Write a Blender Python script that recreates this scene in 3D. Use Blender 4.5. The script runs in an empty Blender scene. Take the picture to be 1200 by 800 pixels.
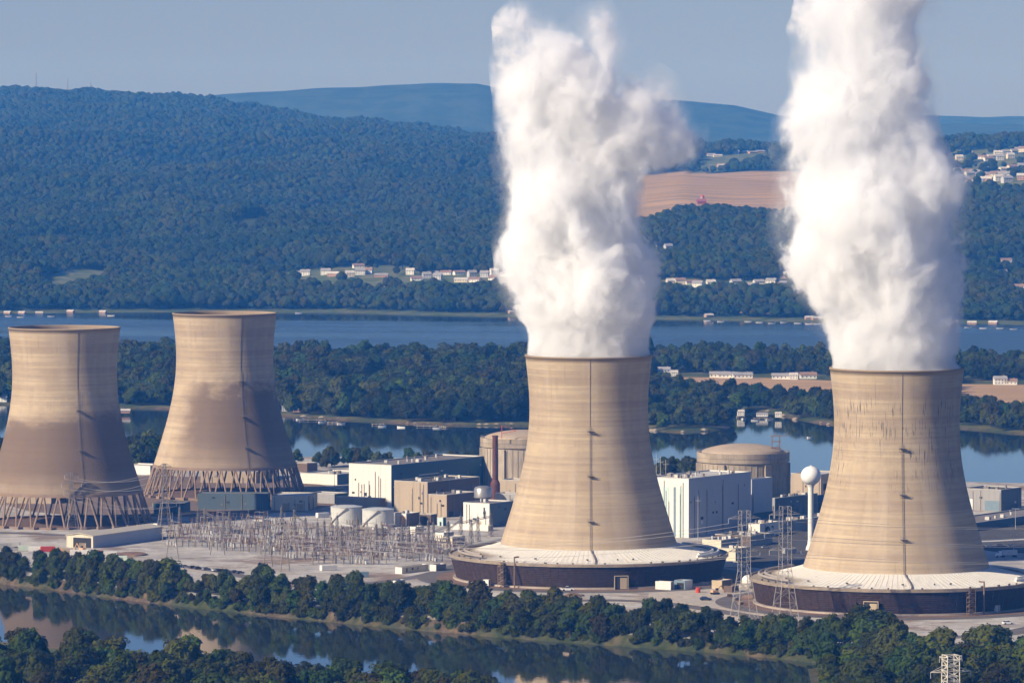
import bpy, bmesh, math, random
import numpy as np
from mathutils import Vector, Matrix, noise as mnoise

SC = bpy.context.scene
COL = SC.collection
R = math.radians

# ------------------------------------------------------------------ camera
CAM_H = 232.0
PITCH = math.atan(254 / 6000.0)
cam_d = bpy.data.cameras.new("camera")
cam = bpy.data.objects.new("camera", cam_d)
COL.objects.link(cam)
cam.location = (0, 0, CAM_H)
cam.rotation_euler = (math.pi / 2 - PITCH, 0, 0)
cam_d.lens = 180.0
cam_d.sensor_width = 36.0
cam_d.clip_start = 5
cam_d.clip_end = 60000
SC.camera = cam

# ------------------------------------------------------------------ sun and sky
SUN_EL, SUN_AZ = R(30), R(-57)          # azimuth measured from "towards the camera", negative = left
SUN_DIR = Vector((math.sin(SUN_AZ) * math.cos(SUN_EL), -math.cos(SUN_AZ) * math.cos(SUN_EL), math.sin(SUN_EL)))
sun_d = bpy.data.lights.new("sun", 'SUN')
sun_d.energy = 5.0
sun_d.angle = R(0.53)
sun_d.color = (1.0, 0.895, 0.745)
sun = bpy.data.objects.new("sun", sun_d)
COL.objects.link(sun)
sun.location = (-600, 600, 900)
sun.rotation_euler = SUN_DIR.to_track_quat('Z', 'Y').to_euler()

world = bpy.data.worlds.new("World")
SC.world = world
world.use_nodes = True
wn = world.node_tree.nodes
wl = world.node_tree.links
bg = wn["Background"]
sky = wn.new("ShaderNodeTexSky")
sky.sky_type = 'NISHITA'
sky.sun_disc = False
sky.sun_elevation = SUN_EL
sky.sun_rotation = math.atan2(SUN_DIR.x, SUN_DIR.y)
sky.altitude = 200
sky.air_density = 1.0
sky.dust_density = 0.3
sky.ozone_density = 6.0
tint = wn.new("ShaderNodeMix"); tint.data_type = 'RGBA'; tint.blend_type = 'MULTIPLY'
tint.inputs[0].default_value = 1.0
tint.inputs[7].default_value = (0.92, 0.93, 1.34, 1)      # a cleaner, bluer morning sky
wl.new(sky.outputs[0], tint.inputs[6])
wl.new(tint.outputs[2], bg.inputs[0])
bg.inputs[1].default_value = 0.055

SC.view_settings.view_transform = 'Standard'
SC.view_settings.look = 'None'
SC.view_settings.exposure = 0.34
SC.view_settings.gamma = 1.0
SC.view_settings.use_curve_mapping = False
SC.cycles.volume_bounces = 13
SC.cycles.max_bounces = 14
SC.cycles.diffuse_bounces = 2
SC.cycles.glossy_bounces = 2
SC.cycles.transmission_bounces = 2
SC.cycles.transparent_max_bounces = 8
SC.cycles.use_adaptive_sampling = True
SC.cycles.adaptive_threshold = 0.03

# ------------------------------------------------------------------ helpers
def ray(px, py):
    x = (px - 600) / 6000.0
    y = -(py - 400) / 6000.0
    cp, sp = math.cos(PITCH), math.sin(PITCH)
    return (x, cp + y * sp, -sp + y * cp)

def at(px, py, z=0.0):
    """where the line of sight through a photo pixel meets height z"""
    d = ray(px, py)
    t = (z - CAM_H) / d[2]
    return Vector((d[0] * t, d[1] * t, z))

def xat(px, Y):
    return (px - 600) / 6000.0 * Y

def zat(py, Y):
    return CAM_H - (py - 146) * Y / 6000.0

def pxof(p):
    cp, sp = math.cos(PITCH), math.sin(PITCH)
    dz = p[2] - CAM_H
    f = p[1] * cp - dz * sp
    u = p[1] * sp + dz * cp
    return (600 + 6000 * p[0] / f, 400 - 6000 * u / f)

def tag(o, label=None, cat=None, group=None, kind=None):
    if label: o['label'] = label
    if cat: o['category'] = cat
    if group: o['group'] = group
    if kind: o['kind'] = kind
    return o

def thing(name, label, cat, loc=(0, 0, 0), rotz=0.0, group=None):
    o = bpy.data.objects.new(name, None)
    o.empty_display_size = 0.5
    COL.objects.link(o)
    o.location = loc
    o.rotation_euler = (0, 0, rotz)
    return tag(o, label, cat, group)

def place_copy(root, loc, rotz=0.0, scale=None, label=None, group=None):
    r = root.copy()
    COL.objects.link(r)
    r.location = loc
    r.rotation_euler = (0, 0, rotz)
    if scale is not None: r.scale = scale if hasattr(scale, '__len__') else (scale,) * 3
    if label: r['label'] = label
    if group: r['group'] = group
    for ch in list(root.children):
        c = ch.copy(); COL.objects.link(c); c.parent = r
        for g in ch.children:
            d = g.copy(); COL.objects.link(d); d.parent = c
    return r

class MB:
    def __init__(s):
        s.v = []; s.f = []
    def add(s, vs, fs):
        n = len(s.v)
        s.v.extend(vs)
        s.f.extend([tuple(i + n for i in f) for f in fs])
        return s
    def box(s, c, size, rz=0.0):
        x, y, z = size[0] / 2, size[1] / 2, size[2] / 2
        ca, sa = math.cos(rz), math.sin(rz)
        vs = []
        for dz in (-z, z):
            for dx, dy in ((-x, -y), (x, -y), (x, y), (-x, y)):
                vs.append((c[0] + dx * ca - dy * sa, c[1] + dx * sa + dy * ca, c[2] + dz))
        return s.add(vs, [(3, 2, 1, 0), (4, 5, 6, 7), (0, 1, 5, 4), (1, 2, 6, 5), (2, 3, 7, 6), (3, 0, 4, 7)])
    def prism(s, poly, z0, z1):
        n = len(poly)
        vs = [(p[0], p[1], z0) for p in poly] + [(p[0], p[1], z1) for p in poly]
        fs = [tuple(reversed(range(n))), tuple(range(n, 2 * n))]
        for i in range(n):
            j = (i + 1) % n
            fs.append((i, j, n + j, n + i))
        return s.add(vs, fs)
    def bar(s, p0, p1, w, w1=None, n=4):
        p0, p1 = Vector(p0), Vector(p1)
        d = (p1 - p0)
        if d.length < 1e-6: return s
        d.normalize()
        a = d.cross(Vector((0, 0, 1)))
        if a.length < 1e-3: a = Vector((1, 0, 0))
        a.normalize(); b = d.cross(a)
        w1 = w if w1 is None else w1
        vs = []
        for p, ww in ((p0, w), (p1, w1)):
            for k in range(n):
                t = 2 * math.pi * (k + .5) / n
                q = p + (a * math.cos(t) + b * math.sin(t)) * ww / 2 * (1.414 if n == 4 else 1)
                vs.append(tuple(q))
        fs = [tuple(range(n)), tuple(reversed(range(n, 2 * n)))]
        for k in range(n):
            j = (k + 1) % n
            fs.append((k, n + k, n + j, j))
        return s.add(vs, fs)
    def path(s, pts, w, n=6):
        for a, b in zip(pts[:-1], pts[1:]): s.bar(a, b, w, n=n)
        return s
    def lathe(s, prof, n=48, c=(0, 0), a0=0.0, a1=2 * math.pi):
        full = abs(a1 - a0 - 2 * math.pi) < 1e-6
        m = n if full else n + 1
        vs = []
        for r, z in prof:
            for k in range(m):
                t = a0 + (a1 - a0) * k / n
                vs.append((c[0] + r * math.cos(t), c[1] + r * math.sin(t), z))
        fs = []
        for i in range(len(prof) - 1):
            for k in range(n):
                j = (k + 1) % m if full else k + 1
                fs.append((i * m + k, i * m + j, (i + 1) * m + j, (i + 1) * m + k))
        return s.add(vs, fs)
    def cyl(s, c, r, z0, z1, n=24, cap=True):
        s.lathe([(r, z0), (r, z1)], n, c)
        if cap:
            s.add([(c[0] + r * math.cos(2 * math.pi * k / n), c[1] + r * math.sin(2 * math.pi * k / n), z1) for k in range(n)], [tuple(range(n))])
        return s
    def grid(s, P):
        h, w = len(P), len(P[0])
        vs = [tuple(p) for row in P for p in row]
        fs = [(i * w + j, i * w + j + 1, (i + 1) * w + j + 1, (i + 1) * w + j) for i in range(h - 1) for j in range(w - 1)]
        return s.add(vs, fs)
    def mesh(s, name, mat, smooth=False):
        me = bpy.data.meshes.new(name)
        me.from_pydata(s.v, [], s.f)
        if mat is not None: me.materials.append(mat)
        if smooth: me.polygons.foreach_set('use_smooth', [True] * len(me.polygons))
        me.update()
        return me
    def build(s, name, mat, parent=None, smooth=False, loc=None, rotz=None):
        o = bpy.data.objects.new(name, s.mesh(name, mat, smooth))
        COL.objects.link(o)
        if parent is not None: o.parent = parent
        if loc is not None: o.location = loc
        if rotz is not None: o.rotation_euler = (0, 0, rotz)
        return o

# ------------------------------------------------------------------ materials
class NT:
    """small wrapper to write node materials"""
    def __init__(s, name):
        s.m = bpy.data.materials.new(name)
        s.m.use_nodes = True
        s.t = s.m.node_tree
        s.b = s.t.nodes["Principled BSDF"]
        s.out = s.t.nodes["Material Output"]
    def n(s, typ, **kw):
        nd = s.t.nodes.new(typ)
        for k, v in kw.items(): setattr(nd, k, v)
        return nd
    def l(s, a, b): s.t.links.new(a, b)
    def val(s, nd, key, v):
        if hasattr(v, 'is_linked') or isinstance(v, bpy.types.NodeSocket): s.l(v, nd.inputs[key])
        else: nd.inputs[key].default_value = v
    def coord(s, which='Object'):
        return s.n('ShaderNodeTexCoord').outputs[which]
    def math(s, op, a, b=0.0, c=0.0, clamp=False):
        nd = s.n('ShaderNodeMath', operation=op, use_clamp=clamp)
        s.val(nd, 0, a); s.val(nd, 1, b)
        if op in ('MULTIPLY_ADD', 'SMOOTH_MIN', 'SMOOTH_MAX', 'WRAP', 'COMPARE'): s.val(nd, 2, c)
        return nd.outputs[0]
    def mapr(s, v, a, b, c=0.0, d=1.0, smooth=True):
        nd = s.n('ShaderNodeMapRange')
        if smooth: nd.interpolation_type = 'SMOOTHSTEP'
        s.val(nd, 0, v); s.val(nd, 1, a); s.val(nd, 2, b); s.val(nd, 3, c); s.val(nd, 4, d)
        return nd.outputs[0]
    def mapping(s, v, scale=(1, 1, 1), loc=(0, 0, 0), rot=(0, 0, 0)):
        nd = s.n('ShaderNodeMapping')
        s.l(v, nd.inputs[0])
        nd.inputs['Scale'].default_value = scale
        nd.inputs['Location'].default_value = loc
        nd.inputs['Rotation'].default_value = rot
        return nd.outputs[0]
    def noise(s, v, scale, detail=4.0, rough=0.55, out=0, dist=0.0):
        nd = s.n('ShaderNodeTexNoise')
        if v is not None: s.l(v, nd.inputs['Vector'])
        nd.inputs['Scale'].default_value = scale
        nd.inputs['Detail'].default_value = detail
        nd.inputs['Roughness'].default_value = rough
        nd.inputs['Distortion'].default_value = dist
        return nd.outputs[out]
    def mix(s, f, a, b, blend='MIX'):
        nd = s.n('ShaderNodeMix', data_type='RGBA', blend_type=blend)
        s.val(nd, 0, f)
        for k, v in ((6, a), (7, b)):
            if isinstance(v, tuple): nd.inputs[k].default_value = (v[0], v[1], v[2], 1)
            else: s.l(v, nd.inputs[k])
        return nd.outputs[2]
    def sep(s, v):
        nd = s.n('ShaderNodeSeparateXYZ'); s.l(v, nd.inputs[0]); return nd.outputs
    def comb(s, x, y, z):
        nd = s.n('ShaderNodeCombineXYZ'); s.val(nd, 0, x); s.val(nd, 1, y); s.val(nd, 2, z); return nd.outputs[0]
    def bump(s, h, strength=0.3, dist=1.0):
        nd = s.n('ShaderNodeBump')
        nd.inputs['Strength'].default_value = strength
        nd.inputs['Distance'].default_value = dist
        s.l(h, nd.inputs['Height']); s.l(nd.outputs[0], s.b.inputs['Normal'])
    def color(s, c, rough=0.8, metal=0.0, spec=0.3):
        s.val(s.b, 'Base Color', (c[0], c[1], c[2], 1) if isinstance(c, tuple) else c)
        s.val(s.b, 'Roughness', rough)
        s.b.inputs['Metallic'].default_value = metal
        s.b.inputs['Specular IOR Level'].default_value = spec
        return s.m

_MC = {}
def plain(name, c, rough=0.8, metal=0.0, var=0.15, scale=0.15, spec=0.3, streak=False):
    """weathered paint / concrete / metal: base colour broken up with noise and vertical streaks"""
    if name in _MC: return _MC[name]
    m = NT(name)
    co = m.coord()
    a = m.noise(co, scale, 5, 0.6)
    f = m.mapr(a, 0.3, 0.7, 1 - var, 1 + var, smooth=False)
    if streak:
        b = m.noise(m.mapping(co, (1, 1, 0.06)), 1.1, 4, 0.7)
        g = m.mapr(b, 0.45, 0.75, 1.0, 1 - 1.6 * var)
        f = m.math('MULTIPLY', f, g)
    nd = m.n('ShaderNodeVectorMath', operation='SCALE')
    nd.inputs[0].default_value = c
    m.l(f, nd.inputs['Scale'])
    m.color(nd.outputs[0], rough, metal, spec)
    _MC[name] = m.m
    return m.m

# ------------------------------------------------------------------ far land
# rows of (distance, photo row) along columns of the view; heights follow from them
_rows = {
    -500: [(6300, 372), (6700, 322), (7500, 282), (9300, 214), (11500, 158), (13300, 118), (14300, 103), (16200, 130)],
    0:    [(6450, 368), (6900, 324), (7600, 282), (9300, 214), (11500, 156), (13300, 116), (14300, 105), (16200, 130)],
    200:  [(6500, 364), (6900, 324), (7600, 284), (9300, 220), (11300, 166), (13000, 126), (14000, 113), (16200, 140)],
    400:  [(6480, 364), (6900, 322), (7600, 286), (9200, 230), (10800, 182), (12200, 152), (13400, 140), (16200, 158)],
    600:  [(6350, 368), (6750, 326), (7500, 292), (8900, 240), (10000, 204), (11400, 178), (12600, 162), (16200, 168)],
    800:  [(6250, 373), (6650, 332), (7400, 280), (8000, 241), (9000, 205), (10400, 186), (12000, 174), (16200, 176)],
    1000: [(6150, 379), (6650, 332), (7400, 278), (8100, 240), (9000, 205), (10400, 185), (12000, 173), (16200, 174)],
    1200: [(6080, 383), (6600, 340), (7300, 290), (8100, 222), (9000, 190), (10000, 172), (12000, 165), (16200, 172)],
    1700: [(6000, 386), (6600, 340), (7300, 288), (8100, 220), (9000, 186), (10000, 170), (12000, 163), (16200, 172)],
}
_cols = sorted(_rows)
def _colz(c, Y):
    r = _rows[c]
    ys = [a for a, b in r]; zs = [zat(b, a) for a, b in r]
    zs[0] = -6.2
    if Y <= ys[0]: return -6.2 - (ys[0] - Y) * 0.05
    return float(np.interp(Y, ys, zs))
def land_z(X, Y, rough=True):
    px = 600 + 6000 * X / max(Y, 1)
    px = min(max(px, _cols[0]), _cols[-1])
    i = max(0, min(len(_cols) - 2, int(np.searchsorted(_cols, px)) - 1))
    t = (px - _cols[i]) / (_cols[i + 1] - _cols[i])
    z = _colz(_cols[i], Y) * (1 - t) + _colz(_cols[i + 1], Y) * t
    if rough:
        k = min(1.0, max(0.0, (z + 4) / 40))
        z -= max(0.0, min(1.0, (Y - 10500) / 2000)) * 13
        fold = 1 - abs(mnoise.noise(Vector((X / 560 + Y / 2600, Y / 1150, 4.4)))) * 2
        famp = (46 if px < 620 else 22) * max(0.25, min(1.0, (13600 - Y) / 2200))
        z += k * (famp * (fold - 0.55) * min(1.0, z / 120) + 20 * mnoise.noise(Vector((X / 420, Y / 420, 1.3))) + 5 * mnoise.noise(Vector((X / 150, Y / 150, 7.1))))
    return z
def land_pt(px, py):
    """first meeting of a pixel's line of sight with the far land"""
    d = ray(px, py)
    t = 5900.0
    while t < 16000:
        X, Y, Z = d[0] * t, d[1] * t, CAM_H + d[2] * t
        if Z <= land_z(X, Y): return Vector((X, Y, land_z(X, Y)))
        t += 8
    return None

def in_poly(px, py, poly):
    c = False
    n = len(poly)
    for i in range(n):
        x1, y1 = poly[i]; x2, y2 = poly[(i + 1) % n]
        if (y1 > py) != (y2 > py) and px < (x2 - x1) * (py - y1) / (y2 - y1) + x1: c = not c
    return c

# clearings on the far land, as world polygons
def wpoly(pts): return [tuple(land_pt(*p)[:2]) if land_pt(*p) else (0, 0) for p in pts]
FIELD = wpoly([(690, 238), (700, 206), (800, 201), (1010, 202), (1015, 247), (960, 249), (900, 252), (850, 252), (790, 254), (740, 267), (690, 267)])
SUBURB = wpoly([(1085, 190), (1112, 178), (1260, 174), (1260, 220), (1190, 226), (1110, 228), (1100, 200)])
STREET_L = wpoly([(255, 328), (335, 320), (420, 312), (480, 311), (492, 316), (640, 317), (640, 341), (480, 341), (330, 336)])
MEADOW = wpoly([(40, 326), (95, 316), (130, 316), (120, 336), (60, 340)])
STREET_R = wpoly([(760, 330), (860, 329), (960, 323), (965, 346), (860, 348), (760, 349)])
HILLTOP = wpoly([(820, 184), (900, 178), (905, 192), (840, 202), (820, 202)])
CLEAR = [FIELD, SUBURB, STREET_L, MEADOW, STREET_R, HILLTOP]

def land_material():
    m = NT('wooded_hill_ground')
    co = m.coord()
    at_ = m.n('ShaderNodeAttribute', attribute_name='cover')
    r = m.sep(at_.outputs['Vector'])
    n1 = m.noise(co, 0.02, 6, 0.6)
    wood = m.mix(m.mapr(n1, 0.35, 0.65), (0.022, 0.035, 0.014), (0.045, 0.06, 0.02))
    rows = m.noise(m.mapping(co, (0.08, 1.0, 1), rot=(0, 0, 0.1)), 0.035, 5, 0.65)
    field = m.mix(m.mapr(rows, 0.38, 0.62), (0.46, 0.29, 0.13), (0.29, 0.21, 0.12))
    n3 = m.noise(co, 0.05, 5, 0.6)
    grass = m.mix(m.mapr(n3, 0.35, 0.65), (0.07, 0.11, 0.035), (0.17, 0.16, 0.08))
    c = m.mix(r[0], wood, field)
    c = m.mix(r[1], c, grass)
    return m.color(c, 0.95, 0, 0.1)

def build_far_land():
    P = []
    Ys = list(np.linspace(5700, 10000, 150)) + list(np.linspace(10040, 16200, 110))
    NX = 200
    V = np.zeros((len(Ys), NX, 3))
    for i, Y in enumerate(Ys):
        for j in range(NX):
            X = (-0.19 + 0.38 * j / (NX - 1)) * Y
            V[i, j] = (X, Y, land_z(X, Y))
    mb = MB(); mb.grid(V.tolist())
    o = mb.build('far_hills', land_material(), smooth=True)
    tag(o, kind='structure')
    att = o.data.attributes.new('cover', 'FLOAT_VECTOR', 'POINT')
    cov = np.zeros((len(Ys) * NX, 3), dtype=np.float32)
    flat = V.reshape(-1, 3)
    for k, (x, y, z) in enumerate(flat):
        if in_poly(x, y, FIELD): cov[k, 0] = 1
        elif any(in_poly(x, y, p) for p in CLEAR[1:]): cov[k, 1] = 1
        elif z < -3: cov[k, 1] = 0.7
    att.data.foreach_set('vector', cov.ravel())
    return o
build_far_land()

def build_ridge(name, Y, rows, depth, seed):
    """a long wooded ridge seen at the horizon"""
    xs = [p for p, _ in rows]; ys = [q for _, q in rows]
    P = []
    N = 260
    for k, (dy, f) in enumerate(((-depth, 0.1), (-depth * .6, .55), (-depth * .3, .85), (0, 1), (depth * .4, .7), (depth, 0.05))):
        row = []
        for j in range(N):
            px = -900 + 3000 * j / (N - 1)
            h = zat(float(np.interp(px, xs, ys)), Y)
            X = (px - 600) / 6000 * Y
            nz = mnoise.noise(Vector((X / 900, seed, 0.5 * k))) * 14 + mnoise.noise(Vector((X / 160, seed + 4, k))) * 5
            row.append((X, Y + dy, h * f + nz * f + (1 - f) * 10))
        P.append(row)
    mb = MB(); mb.grid(P)
    m = NT(name + '_forest')
    co = m.coord()
    n1 = m.noise(co, 0.01, 8, 0.65)
    m.color(m.mix(m.mapr(n1, 0.35, 0.65), (0.028, 0.04, 0.016), (0.06, 0.075, 0.03)), 0.95, 0, 0.1)
    tag(mb.build(name, m.m, smooth=True), kind='structure')
build_ridge('distant_ridge', 19000, [(-900, 150), (100, 128), (200, 116), (300, 107), (400, 101), (500, 96.5), (560, 97), (620, 108), (700, 114), (790, 117), (860, 124), (920, 137), (1000, 142), (1300, 146), (2100, 150)], 1500, 3)
build_ridge('farthest_ridge', 21800, [(-900, 142), (600, 139), (1085, 137), (1150, 139), (1300, 136), (2100, 139)], 1200, 9)

# ------------------------------------------------------------------ water
def water_material():
    m = NT('river_water')
    co = m.coord()
    s = m.sep(co)
    n1 = m.noise(m.mapping(co, (1, 0.5, 1)), 0.35, 3, 0.6)
    # wind-ruffled lanes lie across the far channel, the near channel is still
    lane = m.noise(m.mapping(co, (0.0007, 0.0021, 1)), 1.0, 2, 0.5, dist=0.4)
    far = m.mapr(s[1], 3800, 5200)
    ruff = m.math('MULTIPLY', m.mapr(lane, 0.36, 0.60, 0.15, 1.0), far)
    rough = m.mapr(ruff, 0, 1, 0.03, 0.30, smooth=False)
    m.color((0.022, 0.030, 0.026), rough, 0, 0.5)
    m.b.inputs['IOR'].default_value = 1.33
    nd = m.n('ShaderNodeBump')
    nd.inputs['Strength'].default_value = 0.05
    nd.inputs['Distance'].default_value = 0.5
    m.l(n1, nd.inputs['Height']); m.l(nd.outputs[0], m.b.inputs['Normal'])
    return m.m
mb = MB(); mb.grid([[(x, y, -6.0) for x in (-5200, -1500, 0, 1500, 5200)] for y in (-1500, 1000, 2500, 4500, 7000, 12000, 23500)])
tag(mb.build('river_water', water_material()), kind='structure')

# ------------------------------------------------------------------ islands and near shore
def ground_material(name, kind):
    m = NT(name)
    co = m.coord()
    g = m.n('ShaderNodeNewGeometry')
    s = m.sep(co)
    n1 = m.noise(co, 0.02, 6, 0.6)
    n2 = m.noise(co, 0.25, 5, 0.6)
    n3 = m.noise(m.mapping(co, (1, 0.35, 1), rot=(0, 0, 0.15)), 0.06, 5, 0.65)
    soil = m.mix(m.mapr(n2, 0.35, 0.65), (0.075, 0.052, 0.030), (0.15, 0.108, 0.065))
    grass = m.mix(m.mapr(n2, 0.35, 0.65), (0.03, 0.042, 0.013), (0.065, 0.068, 0.026))
    bank = m.mix(m.mapr(n1, 0.42, 0.58), grass, soil)
    if kind == 'plant':
        gravel = m.mix(m.mapr(n3, 0.35, 0.65), (0.50, 0.47, 0.42), (0.36, 0.335, 0.30))
        gravel = m.mix(m.mapr(n1, 0.50, 0.64), gravel, (0.24, 0.175, 0.13))
        n5 = m.noise(m.mapping(co, (0.25, 1.0, 1), rot=(0, 0, -0.35)), 0.16, 6, 0.7)
        gravel = m.mix(m.mapr(n5, 0.50, 0.66, 0, 0.75), gravel, (0.23, 0.20, 0.175))
        gravel = m.mix(m.mapr(m.noise(co, 0.045, 6, 0.7, dist=1.5), 0.56, 0.62, 0, 0.5), gravel, (0.60, 0.56, 0.50))
        fine = m.mapr(n2, 0.3, 0.7, 0.88, 1.12, smooth=False)
        nd = m.n('ShaderNodeVectorMath', operation='SCALE'); m.l(gravel, nd.inputs[0]); m.l(fine, nd.inputs['Scale'])
        top = nd.outputs[0]
    else:
        top = m.mix(m.mapr(n1, 0.4, 0.6), (0.05, 0.07, 0.02), (0.13, 0.12, 0.05))
    f = m.mapr(s[2], -5.4, -4.2) if kind == 'low' else m.mapr(s[2], -1.3, -0.25)
    return m.color(m.mix(f, bank, top), 0.95, 0, 0.15)

def smooth_poly(pts, it=2):
    for _ in range(it):
        q = []
        for i in range(len(pts)):
            a, b = pts[i], pts[(i + 1) % len(pts)]
            q.append((a[0] * .75 + b[0] * .25, a[1] * .75 + b[1] * .25))
            q.append((a[0] * .25 + b[0] * .75, a[1] * .25 + b[1] * .75))
        pts = q
    return pts

def wobble(pts, amp, step=14.0, seed=0):
    out = []
    n = len(pts)
    for i in range(n):
        a = Vector((*pts[i], 0)); b = Vector((*pts[(i + 1) % n], 0))
        L = (b - a).length
        k = max(1, int(L / step))
        nrm = Vector(((b - a).y, -(b - a).x, 0)).normalized() if L > 0 else Vector((0, 0, 0))
        for j in range(k):
            p = a.lerp(b, j / k)
            w = amp * mnoise.noise(Vector((p.x / 30, p.y / 30, seed)))
            out.append((p.x + nrm.x * w, p.y + nrm.y * w))
    return out

def island(name, pts, material, top=0.0, seed=0, steps=((-2, -7.0), (0, -6.0), (1.2, -5.0), (3.6, -2.2), (6, -0.6), (11, 0.0))):
    pts = wobble(smooth_poly(pts), 2.5, seed=seed)
    area = sum(pts[i][0] * pts[(i + 1) % len(pts)][1] - pts[(i + 1) % len(pts)][0] * pts[i][1] for i in range(len(pts)))
    if area < 0: pts = pts[::-1]
    n = len(pts)
    mb = MB()
    rings = []
    for off, z in steps:
        ring = []
        for i in range(n):
            a = Vector((*pts[i - 3], 0)); b = Vector((*pts[(i + 3) % n], 0))
            d = (b - a).normalized()
            inn = Vector((-d.y, d.x, 0))
            p = Vector((*pts[i], 0)) + inn * off
            ring.append((p.x, p.y, z + (top if off > 10 else 0)))
        rings.append(ring)
    vs = [v for r in rings for v in r]
    fs = []
    for k in range(len(rings) - 1):
        for i in range(n):
            j = (i + 1) % n
            fs.append((k * n + i, k * n + j, (k + 1) * n + j, (k + 1) * n + i))
    fs.append(tuple((len(rings) - 1) * n + i for i in range(n)))
    mb.add(vs, fs)
    o = mb.build(name, material)
    tag(o, kind='structure')
    return o

def W2(px, py, z=-6.0):
    p = at(px, py, z); return (p.x, p.y)

BANK_PX = [(-260, 655), (-100, 671), (0, 683), (100, 697), (200, 709), (300, 720), (400, 730), (500, 739), (600, 748), (700, 755), (830, 764), (940, 774), (1000, 782), (1020, 800), (1035, 850), (1050, 900), (1200, 980), (1400, 1000)]
BACK_PX = [(1500, 580), (1300, 578), (1200, 575), (1040, 572), (900, 566), (760, 558), (640, 552), (560, 546), (460, 545), (380, 543), (330, 545), (250, 545), (190, 538), (150, 541), (0, 540), (-200, 536), (-500, 535)]
PLANT_ISLAND = [W2(*p) for p in BANK_PX] + [W2(*p) for p in BACK_PX]
island('plant_island_ground', PLANT_ISLAND, ground_material('plant_yard_gravel', 'plant'), seed=1)

MZ = -4.0      # height of the low middle island
MID_NEAR = [(1700, 505), (1300, 508), (1200, 510), (1130, 502), (1050, 500), (985, 500), (930, 492), (905, 484), (870, 482), (858, 486), (862, 500), (840, 505), (800, 507), (762, 505), (740, 500), (640, 499), (560, 499), (480, 497), (400, 492), (330, 488), (200, 479), (100, 478), (0, 474), (-300, 470)]
MID_FAR = [(-300, 420), (0, 424), (200, 428), (400, 436), (600, 432), (800, 423), (1000, 427), (1200, 432), (1700, 434)]
island('middle_island_ground', [W2(*p) for p in MID_NEAR] + [W2(*p) for p in MID_FAR], ground_material('island_grass', 'low'), top=0.0, seed=2, steps=((-2, -7.0), (0, -6.0), (1.5, -5.5), (4, -4.9), (8, -4.2), (14, MZ)))
# two pale crop fields on the middle island: thin sheets above its ground
m = NT('stubble_field'); co = m.coord(); n1 = m.noise(m.mapping(co, (0.3, 1, 1)), 0.05, 4)
FIELD_MAT = m.color(m.mix(m.mapr(n1, .35, .65), (0.46, 0.30, 0.15), (0.38, 0.25, 0.13)), 0.95, 0, 0.1)
MIDFIELDS = [[(800, 442), (880, 442), (980, 446), (980, 478), (930, 472), (860, 466), (805, 462)],
             [(1110, 450), (1500, 452), (1500, 488), (1130, 486), (1112, 462)]]
for i, f in enumerate(MIDFIELDS):
    mb = MB(); pts = [tuple(at(x, y, MZ + 0.02)) for x, y in f]; mb.add(pts, [tuple(range(len(pts)))][::1])
    tag(mb.build('stubble_field', FIELD_MAT), kind='structure')

# near shore in the foreground
NEAR_PX = [(-500, 748), (-260, 748), (0, 765), (100, 779), (200, 790), (300, 802), (420, 815), (520, 825), (600, 838), (700, 850), (800, 880), (900, 900), (900, 1100), (-500, 1100)]
island('near_shore_ground', [W2(*p) for p in NEAR_PX], ground_material('shore_grass', 'grass'), top=1.5, seed=3)
# ------------------------------------------------------------------ cooling towers
PROF = [(16.0, 45.9), (20, 44.4), (24.5, 43.0), (28.8, 41.7), (34, 40.1), (39.5, 38.4), (45.3, 36.8), (50, 35.5), (56, 34.0), (62, 32.7), (68, 31.7), (74, 31.0), (80, 30.6), (86, 30.4), (92, 30.5), (98, 30.8), (104, 31.35), (109, 31.9), (113.4, 32.5)]
_pz = np.array([p[0] for p in PROF]); _pr = np.array([p[1] for p in PROF])
_fit = np.polyfit(_pz, _pr, 5)
def shell_r(z): return float(np.polyval(_fit, z))

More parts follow.
